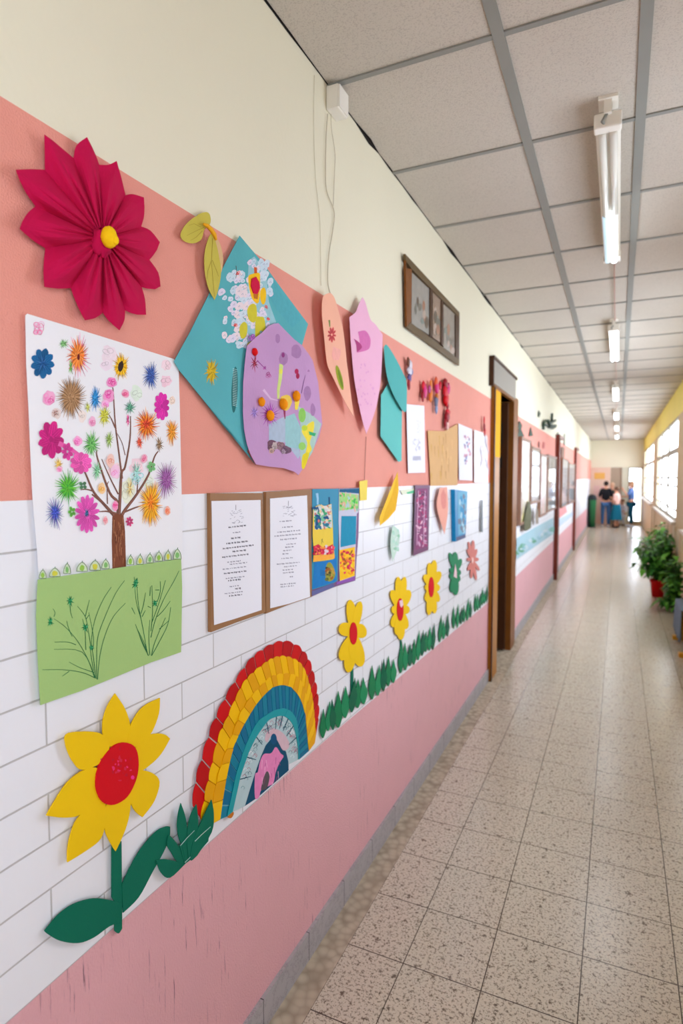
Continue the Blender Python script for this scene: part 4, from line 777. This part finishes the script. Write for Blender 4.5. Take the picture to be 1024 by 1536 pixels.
# ---- grass blades along the foot of the bricks (world units)
GG = [mat('grass_green_a', (18, 118, 72), .6, .06, 8), mat('grass_green_b', (26, 132, 84), .6, .06, 8), mat('grass_green_c', (10, 96, 66), .6, .06, 8)]
def tuft(x0, x1, n, label, hh=.15, low=.012, splay=.1):
    y0 = W(x0, 950).y; y1 = W(x1, 950).y; t = thing('grass_tuft', label, 'paper grass', (0, (y0+y1)/2, zlow(y0)+.01), 'green paper grass tufts along the bottom of the bricks')
    wd = (y1-y0)/n
    for k in range(n):
        y = y0+(k+.5)*wd; b = zlow(y)+low+R.uniform(-.006, .02); h = hh*R.uniform(.75, 1.12); s = R.uniform(-splay, splay*2.2)*h; q = MB(); hw = min(wd*.68, .045)
        p = [(y-hw*.3, b), (y-hw+s*.3, b+h*.38), (y-hw*.5+s*.7, b+h*.72), (y+s, b+h), (y+hw*.55+s*.6, b+h*.6), (y+hw+s*.25, b+h*.32), (y+hw*.3, b)]
        q.slab([Vector((.008+.0008*(k % 3), a, c)) for a, c in cr(p, (3,), 3)], .002, GG[k % 3]); q.build('blade', t)
tuft(478, 500, 3, 'green paper grass tuft touching the right foot of the rainbow', .13, .02)
tuft(500, 548, 5, 'green paper grass tuft around the stem of the first yellow flower', .13, .02)
tuft(552, 592, 5, 'green paper grass tuft between the first and second yellow flowers', .14)
tuft(596, 650, 9, 'wide green paper grass tuft starting under the second yellow flower', .15)
tuft(655, 672, 3, 'small green paper grass tuft below the third yellow flower', .15)
tuft(676, 706, 6, 'green paper grass tuft below the dark green flower', .15)
tuft(709, 729, 6, 'green paper grass tuft ending at the doorway frame', .14)
# ---- rainbow
P = crop(260, 940, 4.267); t = thing('rainbow_collage', 'paper rainbow of red, yellow and blue strips around a small painted centre', 'rainbow', W(390, 1100))
C0 = [(125,1150),(150,980),(195,820),(245,660),(300,530),(370,400),(440,290),(505,205),(570,155),(640,115),(710,98),(785,122),(838,172),(873,235),(898,320),(915,400),(925,480),(928,570),(918,660)]
C1 = [(178,1240),(212,1050),(250,880),(295,700),(345,590),(405,450),(460,350),(520,290),(590,235),(640,205),(700,192),(760,205),(810,235),(845,290),(870,370),(888,450),(898,530),(905,610),(912,700)]
C2 = [(236,1270),(262,1080),(300,920),(345,780),(392,660),(440,540),(500,450),(560,385),(615,330),(660,312),(720,303),(775,312),(810,340),(835,390),(852,450),(868,530),(880,600),(893,670),(905,745)]
C3 = [(300,1235),(325,1060),(355,900),(385,780),(430,670),(480,580),(530,500),(580,440),(630,395),(670,378),(710,375),(755,392),(793,430),(820,480),(840,545),(850,610),(857,680),(862,740),(868,795)]
C4 = [(345,1215),(375,1080),(400,960),(430,860),(465,760),(500,680),(540,610),(590,570),(640,540),(680,528),(715,525),(748,540),(775,570),(790,605),(798,650),(800,700),(802,750),(804,800),(806,850)]
C5 = [(380,1185),(410,1050),(430,960),(460,870),(490,790),(530,710),(570,650),(610,600),(650,580),(680,572),(700,572),(722,580),(745,600),(765,630),(780,670),(790,720),(796,760),(800,800),(800,850)]
def at(c, u):
    u = max(0, min(.99999, u))*(len(c)-1); i = int(u); f = u-i; return (c[i][0]*(1-f)+c[i+1][0]*f, c[i][1]*(1-f)+c[i+1][1]*f)
C0, C1, C2, C3, C4, C5 = [cr(c, closed=False) for c in (C0, C1, C2, C3, C4, C5)]
PALE = mat('pale_rainbow_backing', (216, 220, 216), .6)
def band(name, a, b, n, cols, off, back, scal=10, gap=.06, ov=0, label=None):
    q = MB(); N = 60
    q.cut(P(*([at(a, i/N) for i in range(N+1)]+[at(b, i/N) for i in range(N, -1, -1)])), off, .002, back)
    for k in range(n):
        u0, u1 = (k+gap)/n, (k+1-gap)/n; M = 6; o = []
        for i in range(M+1):
            f = i/M; p = at(a, u0+(u1-u0)*f); r = at(b, u0+(u1-u0)*f); s = math.sin(math.pi*f); dx, dy = p[0]-r[0], p[1]-r[1]; d = math.hypot(dx, dy) or 1
            o.append((p[0]+dx/d*scal*s, p[1]+dy/d*scal*s))
        for i in range(M, -1, -1): o.append(at(b, u0+(u1-u0)*i/M))
        q.cut(P(*o), off+.0022+.0006*(k % 2)+R.uniform(0, .0015), .0016, cols[k % len(cols)])
    return q.build(name, t, label)
rd = [mat('rainbow_red_a', (200, 8, 18), .45, .1, 10), mat('rainbow_red_b', (182, 6, 16), .45, .1, 10)]
ye = [mat('rainbow_yellow_a', (240, 186, 6), .4, .08, 10), mat('rainbow_yellow_b', (226, 160, 4), .4, .1, 10)]
bl = [mat('rainbow_blue_a', (14, 122, 148), .45, .1, 10), mat('rainbow_blue_b', (8, 104, 140), .45, .1, 10)]
band('red_band', C0, C1, 20, rd, .006, PALE, 12, .035)
band('yellow_band', C1, C2, 26, ye, .008, ye[1], 8, .03)
band('golden_band', C2, C3, 24, ye, .010, ye[1], 6, .02)
band('blue_band', C3, C4, 32, bl, .009, mat('pale_blue_backing', (120, 190, 206), .6), 3, .05)
band('turquoise_band', C4, C5, 12, [mat('turquoise_strip', (24, 150, 158), .4, .08, 10)], .0105, MC['turquoise_strip'], 1, 0)
q = MB(); q.cut(P(*([at(C5, i/50) for i in range(51)]+[(740,880),(735,920),(640,1005),(540,1095),(455,1150)])), .012, .002, mat('pale_blue_grey_paper', (176, 200, 204), .5, .08, 20)); lay[0] = .0121
NV = (8, 74, 104)
dab(q, P, [(458,1148),(490,1040),(525,930),(560,830),(590,760),(640,700),(680,740),(720,800),(735,860),(738,920),(640,1005),(540,1092)], pen(NV)); dab(q, P, cr([(522,1095),(522,950),(540,930),(555,860),(580,815),(625,810),(655,770),(685,810),(705,830),(680,870),(655,930),(640,1000),(610,1020),(560,1050),(550,1090)]), pen((222, 130, 180)))
dab(q, P, cr([(560,1040),(580,960),(600,925),(615,960),(600,1030),(575,1045)]), pen((90, 80, 84))); dab(q, P, cr([(600,670),(640,650),(700,680),(740,740),(735,780),(700,790),(660,720),(625,700),(600,740),(585,720)]), pen((206, 176, 186))); dab(q, P, ell(642, 720, 20, 36), pen((10, 80, 120)))
for k in range(90):
    u = R.uniform(.03, .97); p = at(C5, u); tx, ty = 640+R.uniform(-20, 20), 900; f = R.uniform(.06, .3); x, y = p[0]+(tx-p[0])*f, p[1]+(ty-p[1])*f*.6
    dab(q, P, line(cr([(x-12, y+5), (x, y-9), (x+12, y+4), (x+4, y+12)], closed=False), 2.5, 1.5), pen(((30, 70, 90), (60, 120, 130), (190, 90, 120), (236, 240, 240))[k % 4]))
for k in range(9): u = .1+k*.09; a, b = at(C5, u), at(C5, u); dab(q, P, line([a, (a[0]+(640-a[0])*.34, a[1]+(900-a[1])*.25)], 7, 4), pen((30, 80, 100)))
for k in range(14): x, y = R.uniform(560, 680), R.uniform(830, 1000); dab(q, P, line([(x, y), (x+R.uniform(-10, 10), y+R.uniform(20, 60))], 3, 1.5), pen(((160, 60, 120), (240, 190, 216))[k % 2]))
q.build('painted_centre', t)
q = MB(); q.cut(P(*cr([(355,1195),(380,1183),(386,1200),(370,1225),(350,1220)])), .012, .003, mat('orange_brown_scrap', (190, 110, 30), .6)); q.build('orange_scrap', t)
# ================================================================ wall beyond the first doorway
R.seed(21)
P = crop(720, 580, 5.906); DKG = mat('dark_green_paper', (52, 70, 56), .6, .1); MAR = mat('maroon_paper', (120, 54, 50), .6, .1)
def simple(nm, lb, cat, pts, off, m, grp=None, sharp=None, dabs=None): return cutthing(nm, lb, cat, pts, off, m, sharp, .002, dabs, grp)
simple('paper_tree', 'tall dark green paper tree just past the first doorway', 'paper cut-out', [(350,300),(372,345),(364,380),(392,440),(365,450),(360,490),(340,490),(345,445),(322,440),(345,390),(335,360)], .012, DKG)
simple('paper_tree', 'smaller dark green paper tree on the salmon band, second past the first doorway', 'paper cut-out', [(448,352),(468,435),(434,440)], .012, DKG)
simple('paper_decoration', 'small dark paper leaf alone on the cream wall past the doorway', 'paper cut-out', [(518,212),(535,235),(524,272),(512,265)], .012, DKG)
q = MB()
for l in ([(560,380),(562,330),(580,300)], [(562,335),(595,345)], [(600,300),(625,345),(668,345)], [(610,325),(640,310),(665,300)], [(605,355),(640,366),(668,352)], [(632,300),(636,240)]): q.tube([W(*P(p)[0], .03) for p in cr(l, closed=False)], .02, DKG, 6)
one(q, 'leafy_sprig', 'dark green leafy sprig ornament sticking out from the cream wall beyond the doorway', 'ornament', W(*P((620, 330))[0]))
simple('paper_decoration', 'dark pointed paper shape on the cream wall above the second doorway', 'paper cut-out', [(688,398),(704,445),(692,470),(676,450)], .012, DKG)
simple('paper_strip', 'thin dark red paper strip, left of two on the salmon band past the paper trees', 'paper', [(520,480),(528,500),(526,545),(518,535)], .012, MAR)
simple('paper_strip', 'thin pink red paper strip, right of two on the salmon band past the paper trees', 'paper', [(560,490),(572,500),(566,550),(556,545)], .012, mat('rose_strip', (196, 84, 84), .6))
FRB = mat('brown_display_frame', (140, 104, 84), .5, .1)
def board(y0, y1, z0, z1, label, body, dabsn, pal, glossy=True, th=.03):
    t = thing('display_board', label, 'display board', (0, (y0+y1)/2, (z0+z1)/2), 'display boards along the far part of the wall')
    q = MB(); q.box((.002, y0, z0), (th, y1, z1), body)
    for k in range(dabsn):
        y, z = R.uniform(y0+.06, y1-.06), R.uniform(z0+.08, z1-.08); a, b = R.uniform(.03, .12), R.uniform(.04, .14); x = th+.0005+k*.00003
        a = min(a, y-y0, y1-y); b = min(b, z-z0, z1-z)
        q.slab([Vector((x, y-a, z-b)), Vector((x, y+a, z-b)), Vector((x, y+a, z+b)), Vector((x, y-a, z+b))], 0, mat('far_%d' % (k % len(pal)+hash(pal[0]) % 97*10), pal[k % len(pal)], .3, .1, 5))
    q.build('papers', t)
    q = MB(); w_ = .03
    q.box((.002, y0-w_, z0-w_), (th+.015, y0, z1+w_), FRB); q.box((.002, y1, z0-w_), (th+.015, y1+w_, z1+w_), FRB); q.box((.002, y0, z1), (th+.015, y1, z1+w_), FRB); q.box((.002, y0, z0-w_), (th+.015, y1, z0), FRB); q.build('frame', t)
    if glossy: q = MB(); q.add([(th+.009, y0, z0), (th+.009, y1, z0), (th+.009, y1, z1), (th+.009, y0, z1)], [(0, 1, 2, 3)], CGLASS); q.build('glass_cover', t)
PALE1 = mat('pale_display_paper', (214, 200, 190), .25, .05, 4)
board(6.85, 7.6, 1.30, 2.22, 'display board of beige and green papers right past the first doorway', PALE1, 26, [(200, 184, 160), (170, 160, 140), (222, 206, 196), (150, 130, 110), (206, 196, 130)], False)
board(7.72, 8.55, 1.50, 2.16, 'white glazed display board, second past the first doorway', mat('white_display_paper', (238, 240, 240), .2, .02, 4), 3, [(226, 228, 236), (214, 220, 228)])
board(8.68, 9.5, 1.28, 2.10, 'pinkish display board with a dark red strip, third past the first doorway', PALE1, 22, [(206, 176, 176), (190, 150, 140), (224, 208, 206), (130, 70, 56), (196, 184, 186)], False)
board(9.62, 10.95, 1.30, 2.12, 'wide pale glazed display board touching the second doorway frame', MC['white_display_paper'], 12, [(206, 200, 206), (226, 222, 226), (180, 160, 150), (224, 214, 206)])
board(12.15, 13.6, 1.25, 2.15, 'glazed white display board added for its glare just beyond the second doorway', MC['white_display_paper'], 5, [(226, 214, 220), (214, 214, 224)])  # added, like the next board, so its glass gives the white window glare
board(13.8, 15.75, 1.25, 2.1, 'glazed white display board added for its glare right before the third doorway', MC['white_display_paper'], 4, [(236, 228, 232), (226, 226, 236)])
simple('paper_figure', 'dark olive paper figure standing above the blue green mural', 'paper cut-out', [(425,1020),(440,1010),(455,1100),(450,1250),(425,1270),(395,1280),(388,1200),(405,1100)], .05, mat('olive_paper', (84, 84, 54), .6, .2))
simple('paper_figure', 'small grey brown paper figure right of the olive figure', 'paper cut-out', [(500,1050),(515,1100),(515,1210),(495,1220),(488,1150)], .05, mat('grey_brown_paper', (126, 112, 96), .6, .2))
def mu(q):
    for k in range(40):
        f = R.random(); x = 325+f*315; y = 1500-f*220-R.uniform(10, 60); dab(q, P, ell(x, y, R.uniform(10, 30), R.uniform(8, 22), 8, -.5, .2), pen(((120, 170, 160), (96, 150, 120), (160, 190, 206), (140, 180, 190), (186, 200, 206))[k % 5]))
cutthing('painted_mural', 'blue and green painted landscape paper strip along the wall between the first two doorways', 'mural', [(322,1345),(480,1250),(648,1160),(652,1300),(480,1420),(322,1530)], .008, mat('pale_blue_mural', (158, 190, 200), .6, .08, 3), dabs=mu)
simple('poster', 'pink red paper poster between the second and third doorways', 'poster', [(700,1080),(760,1062),(770,1110),(700,1165)], .01, mat('rose_poster', (224, 140, 140), .5))
simple('painted_mural', 'pale blue paper strip under the pink red poster beyond the second doorway', 'mural', [(700,1170),(820,1110),(822,1140),(700,1240)], .006, mat('pale_blue_strip', (186, 206, 226), .5))
# paper bunting above those doorways
simple('paper_decoration', 'small brown hanging paper above the salmon band beyond the second doorway', 'paper cut-out', [(722,530),(750,540),(745,640),(722,620)], .02, mat('brown_hanging', (132, 96, 76), .6))
simple('paper_strip', 'thin dark vertical strip on the cream wall beyond the second doorway', 'paper', [(744,415),(752,420),(750,525),(742,520)], .012, DKG)
# ================================================================ plants, bench, bin
LG = [mat('leaf_green_a', (74, 136, 46), .45, .2, 12), mat('leaf_green_b', (52, 106, 40), .45, .2, 12), mat('leaf_green_c', (104, 170, 62), .45, .2, 12)]
def leaf(q, base, d, L_, wd, droop, m):
    d = Vector(d).normalized(); side = d.cross(Vector((0, 0, 1))); side = side.normalized() if side.length > .05 else Vector((1, 0, 0)); n = 6; vs = []
    for i in range(n+1):
        f = i/n; c = Vector(base)+d*L_*f+Vector((0, 0, -droop*f*f*L_)); h = wd*math.sin(math.pi*min(.98, f*.92+.05))
        up = Vector((0, 0, 1))*h*.25
        vs += [c-side*h+up, c, c+side*h+up]
    q.add(vs, [(3*i+j, 3*i+j+1, 3*i+j+4, 3*i+j+3) for i in range(n) for j in (0, 1)], m, True)
def plant(x, y, pr, phh, potc, stems, rad, top, label, sd, lw=.02, ll=.15, lo=.4):
    R.seed(sd); t = thing('potted_plant', label, 'potted plant', (x, y, 0), 'potted plants along the window wall')
    q = MB(); pm = mat('pot_%02x%02x%02x' % potc, potc, .4, .06)
    q.lathe((x, y, 0), [(0, 0), (pr*.74, 0), (pr*.95, phh*.85), (pr*1.05, phh*.86), (pr*1.06, phh), (pr*.96, phh), (pr*.92, phh*.88)], pm); pot_ = q.build('pot', t)
    q = MB(); q.lathe((x, y, 0), [(pr*.93, phh*.9), (pr*.5, phh*.92), (0, phh*.93)], mat('dark_soil', (52, 40, 30), .95, .2, 40)); q.build('soil', pot_)
    qs, ql = MB(), MB()
    for k in range(stems):
        a = R.uniform(0, 6.283); r = rad*math.sqrt(R.random()); h = phh+(top-phh)*R.uniform(lo, 1)*(1-.35*(r/rad)**2)
        e = Vector((x+r*math.cos(a), y+r*math.sin(a), h)); e.x = min(e.x, XR-.06)
        b = Vector((x+R.uniform(-.4, .4)*pr, y+R.uniform(-.4, .4)*pr, phh*.9)); mid = (b+e)/2+Vector((0, 0, .12*(h-phh)))
        qs.tube([b, mid, e], [.006, .005, .003], LG[1], 5)
        for j in range(9):
            f = .25+.75*j/8; p = (b*(1-f)**2+mid*2*f*(1-f)+e*f*f); aa = R.uniform(0, 6.283)
            dx = Vector((math.cos(aa), math.sin(aa), R.uniform(-.1, .7)))
            if p.x+dx.x*ll*1.2 > XR-.02: dx.x = -abs(dx.x)
            leaf(ql, p, dx, ll*R.uniform(.7, 1.2), lw*R.uniform(.8, 1.3), R.uniform(.2, .8), LG[R.randrange(3)])
    qs.build('stems', t); ql.build('foliage', t)
plant(1.59, 10.2, .105, .26, (206, 18, 18), 46, .42, 1.04, 'leafy green plant in a bright red pot against the window wall', 1, .032, .2)
plant(1.70, 11.3, .12, .26, (60, 60, 50), 34, .42, 1.16, 'leafy green plant behind the red potted one, nearer the far end', 2, .032, .2)
plant(1.76, 9.1, .085, .12, (64, 88, 60), 34, .25, .78, 'darker leafy plant in a green pot between the red pot and the bench', 3, .03, .15, .0)
# bench with a grey blue cloth
YW = mat('golden_varnished_wood', (206, 150, 44), .35, .15, 8, coat=.3); R.seed(4)
t = thing('wooden_bench', 'low golden wood bench by the window wall, mostly hidden by grey blue cloth', 'bench', (1.72, 7.3, 0))
bz = .40
for yy in (6.82, 7.55):
    q = MB(); q.box((1.60, yy-.04, 0), (1.84, yy+.04, .045), YW); q.build('foot_rail', t, bevel=.008)
    for xx in (1.69, 1.79): q = MB(); q.box((xx-.02, yy-.02, .045), (xx+.02, yy+.02, bz), YW); q.build('leg', t, bevel=.004)
q = MB(); q.box((1.66, 6.75, bz), (1.84, 7.65, bz+.03), YW); q.build('seat', t, bevel=.006)
q = MB(); vs = []; nu, nv = 24, 14; CL = mat('grey_blue_cloth', (110, 124, 140), .8, .06, 20, .2, 200)
for i in range(nu+1):
    for j in range(nv+1):
        y = 6.98+.7*i/nu; s = j/nv
        if s < .35: p = (1.83-(s/.35)*.185, y, bz+.036)
        else: f = (s-.35)/.65; p = (1.645-.012-.02*math.sin(i*1.1)*f, y+.01*math.sin(i)*f, bz+.036-f*.33)
        vs.append(p)
q.add(vs, [(i*(nv+1)+j, i*(nv+1)+j+1, (i+1)*(nv+1)+j+1, (i+1)*(nv+1)+j) for i in range(nu) for j in range(nv)], CL, True)
cl = one(q, 'draped_cloth', 'grey blue cloth draped over the golden wood bench', 'cloth', (1.7, 7.3, bz)); so = cl.modifiers.new('thick', 'SOLIDIFY'); so.thickness = .004
# tall dark green bin at the far wall
t = thing('waste_bin', 'tall narrow dark green bin standing by the left wall near the far end', 'bin', (.15, 23.6, 0))
bc = (.15, 23.6); GB = mat('bin_green', (46, 112, 70), .4, .1); GD = mat('bin_black', (34, 38, 40), .5)
q = MB(); q.lathe((bc[0], bc[1], 0), [(0, .02), (.12, .02), (.15, 1.0), (.155, 1.02)], GB); q.build('bin_body', t)
q = MB(); q.lathe((bc[0], bc[1], 0), [(.158, 1.0), (.162, 1.04), (.13, 1.15), (.06, 1.2), (0, 1.21)], GD); q.build('bin_lid', t)
q = MB(); q.box((bc[0]-.17, bc[1]-.16, .04), (bc[0]-.06, bc[1]-.02, 1.08), GD); q.build('front_panel', t, bevel=.01)
q = MB(); q.lathe((bc[0], bc[1], 0), [(0, 0), (.14, 0), (.14, .03), (0, .03)], GD); q.build('bin_base', t)

# ================================================================ people far down the corridor
SKIN = mat('skin', (206, 152, 124), .5, .04)
def skinmesh(name, verts, edges, radii, m, parent, org, root=0, sub=2):
    me = bpy.data.meshes.new(name); o = bpy.data.objects.new(name, me); COL.objects.link(o)
    me.from_pydata([Vector(v) for v in verts], edges, []); me.materials.append(m); o.parent = parent; o['_o'] = org
    md = o.modifiers.new('skin', 'SKIN'); md.use_smooth_shade = True
    sv = me.skin_vertices[0].data if me.skin_vertices else None
    if sv is None:
        b = bmesh.new(); b.from_mesh(me); b.verts.layers.skin.verify(); b.to_mesh(me); b.free(); sv = me.skin_vertices[0].data
    for i, r in enumerate(radii): sv[i].radius = r if isinstance(r, tuple) else (r, r); sv[i].use_root = (i == root)
    sb = o.modifiers.new('sub', 'SUBSURF'); sb.levels = sub; sb.render_levels = sub
    return o
def person(x, y, rot, Ht, label, hair, top, bottom, arms=('down', 'down'), skirt=False, shoes=(40, 40, 44), sit=0, hairlen=.0, tcol2=None, sleeve=True):
    t = thing('person', label, 'person', (x, y, 0), 'people gathered at the far end of the corridor'); t.rotation_euler[2] = rot
    s = Ht/1.72; org = (x, y, 0); V, E, RR = [], [], []
    def v(p, r, par=None):
        V.append(Vector(p)*s); RR.append(tuple(k*s for k in r) if isinstance(r, tuple) else r*s)
        if par is not None: E.append((par, len(V)-1))
        return len(V)-1
    dz = -sit
    pel = v((0, 0, .95+dz), (.15, .105)); ab = v((0, -.01, 1.10+dz), (.135, .095), pel); ch = v((0, 0, 1.28+dz), (.16, .11), ab); nb = v((0, .01, 1.43+dz), (.085, .07), ch); nk = v((0, .015, 1.49+dz), .05, nb)
    h1 = v((0, .02, 1.545+dz), (.058, .066), nk); h2 = v((0, .022, 1.60+dz), (.075, .092), h1); h3 = v((0, .012, 1.66+dz), (.072, .086), h2)
    hands = []
    for si, sx in enumerate((-1, 1)):
        sh = v((sx*.165, 0, 1.40+dz), .052, nb)
        if arms[si] == 'down': el, wr = (sx*.235, -.01, 1.13+dz), (sx*.25, .05, .89+dz); hd = Vector((0, .15, -1))
        elif arms[si] == 'bent': el, wr = (sx*.23, -.02, 1.14+dz), (sx*.10, .23, 1.14+dz); hd = Vector((-sx*.6, .8, .1))
        else: el, wr = (sx*.26, .10, 1.20+dz), (sx*.18, .24, 1.38+dz); hd = Vector((-sx*.2, .5, .8))
        e = v(el, .042, sh); f = v([el[k]*.5+wr[k]*.5 for k in range(3)], .036, e); w_ = v(wr, .026, f); hd.normalize()
        pm_ = v(Vector(wr)+hd*.06, (.036, .018), w_); hands.append(pm_)
        across = hd.cross(Vector((sx, 0, .2))).normalized()
        for k in range(4):
            o_ = across*(k-1.5)*.018; b_ = Vector(wr)+hd*.09+o_; g = v(b_, .009, pm_); g2 = v(b_+hd*(.035+.006*(k in (1, 2)))+Vector((-sx*.008, 0, 0)), .008, g); v(b_+hd*(.06+.01*(k in (1, 2)))+Vector((-sx*.02, 0, 0)), .007, g2)
        th = v(Vector(wr)+hd*.04-across*.035, .011, pm_); v(Vector(wr)+hd*.075-across*.05, .009, th)
    feet = []
    for sx in (-1, 1):
        hp = v((sx*.09, 0, .88+dz), (.085, .09), pel)
        if sit: kn = v((sx*.14, .30, .50), .062, hp); cf = v((sx*.13, .12, .30), .052, kn); an = v((sx*.12, .06, .09), .035, cf)
        else: kn = v((sx*.10, .015, .50), .06, hp); cf = v((sx*.105, -.015, .34), .056, kn); an = v((sx*.105, -.02, .09), .036, cf)
        a0 = V[an]/s; hl = v((a0.x, a0.y-.01, .045), .038, an); to = v((a0.x+sx*.02, a0.y+.15, .032), (.034, .026), hl); feet.append(a0)
    skinmesh('body', V, E, RR, SKIN, t, org)
    def sub_(nm, ids, m, grow, extra=()):
        mp = {i: k for k, i in enumerate(ids)}; vv = [V[i] for i in ids]; rr = [tuple((r if isinstance(r, tuple) else (r, r))[j]+grow*s for j in (0, 1)) for r in (RR[i] for i in ids)]
        return skinmesh(nm, vv, [(mp[a], mp[b]) for a, b in E if a in mp and b in mp], rr, m, t, org)
    cm = lambda n_, c: mat(n_+'_%02x%02x%02x' % c, c, .85, .08, 12, .15, 60)
    arm = [i for i in range(8, 8+2*18)]
    per = (len(arm))//2
    # indices of the arm chains: shoulder, elbow, forearm (wrist left bare)
    a1 = 8; step = 5+4*3+2; a2 = 8+step
    ids = [0, 1, 2, 3]+[a1, a1+1]+([a1+2] if sleeve else [])+[a2, a2+1]+([a2+2] if sleeve else [])
    sub_('top', ids, cm('shirt', top), .014)
    l1 = a2+step; lids = [0, l1, l1+1, l1+2, l1+3]; l2 = l1+6; lids += [l2, l2+1, l2+2, l2+3]
    if skirt:
        q = MB(); n = 26; prof = [(.17, 1.0), (.20, .85), (.24, .6), (.28, .35), (.285, .34)]; vs = []
        for r, z in prof:
            for k in range(n): a = 2*math.pi*k/n; rr = r*(1+.06*math.sin(a*7)*(1.05-z)); vs.append(Vector((rr*math.cos(a), rr*.85*math.sin(a), z+dz))*s+Vector(org))
        q.add(vs, [(i*n+k, i*n+(k+1) % n, (i+1)*n+(k+1) % n, (i+1)*n+k) for i in range(len(prof)-1) for k in range(n)], cm('skirt', bottom), True); q.build('skirt', t)
    else: sub_('trousers', lids, cm('trousers', bottom), .013)
    HM = mat('hair_%02x%02x%02x' % hair, hair, .7, .15, 30); hc = (V[6]+V[7])/2
    q = MB(); q.ball(hc+Vector(org)+Vector((0, -.018, .022))*s, (.090*s, .104*s, .100*s), HM, 16, 10, .02)
    if hairlen: q.ball(hc+Vector(org)+Vector((0, -.07, -.09))*s, (.075*s, .05*s, hairlen*s), HM, 14, 8, .03)
    q.build('hair', t)
    for sx in (-1, 1):
        q = MB(); q.ball(hc+Vector(org)+Vector((sx*.028, .088, -.01))*s, (.010*s, .006*s, .007*s), BLACK, 8, 6); q.build('eye', t)
        q = MB(); q.ball(hc+Vector(org)+Vector((sx*.080, .005, -.015))*s, (.010*s, .018*s, .028*s), SKIN, 8, 6); q.build('ear', t)
    q = MB(); q.ball(hc+Vector(org)+Vector((0, .100, -.035))*s, (.011*s, .018*s, .018*s), SKIN, 8, 6); q.build('nose', t)
    q = MB(); q.ball(hc+Vector(org)+Vector((0, .083, -.07))*s, (.022*s, .007*s, .006*s), mat('lips', (170, 90, 84), .5), 8, 6); q.build('mouth', t)
    for a0 in feet:
        q = MB(); q.ball(Vector(org)+Vector((a0.x, a0.y+.055, .045))*s, (.05*s, .135*s, .045*s), cm('shoe', shoes), 12, 8); q.build('shoe', t)
    return t
person(.60, 24.0, math.pi*.02, 1.66, 'person in a black t-shirt and blue jeans standing with back to the viewer', (40, 30, 26), (26, 26, 30), (66, 104, 150), ('bent', 'down'), shoes=(210, 210, 214), sleeve=False)
person(.80, 24.8, math.pi*.92, 1.60, 'person in a dark green shirt with pale hair facing the person in black', (190, 150, 120), (44, 54, 46), (40, 44, 60), ('bent', 'bent'))
person(.96, 23.75, math.pi*.35, 1.46, 'person in a pale pink top and long teal skirt beside the person in black', (96, 66, 48), (218, 178, 166), (14, 96, 120), ('bent', 'down'), skirt=True, shoes=(24, 24, 28), sleeve=False)
person(1.17, 25.05, math.pi*.8, 1.30, 'person in white clothes crouching between the teal skirt and the patterned vest', (120, 84, 64), (232, 230, 236), (226, 226, 234), ('bent', 'bent'), sit=.42)
person(1.45, 24.5, math.pi*.45, 1.66, 'person in a blue grey vest and dark teal trousers standing by the windows', (136, 100, 72), (78, 104, 150), (20, 80, 104), ('raised', 'bent'), shoes=(206, 222, 236), sleeve=False, hairlen=.07)
for o in bpy.data.objects:
    if '_o' in o: del o['_o']
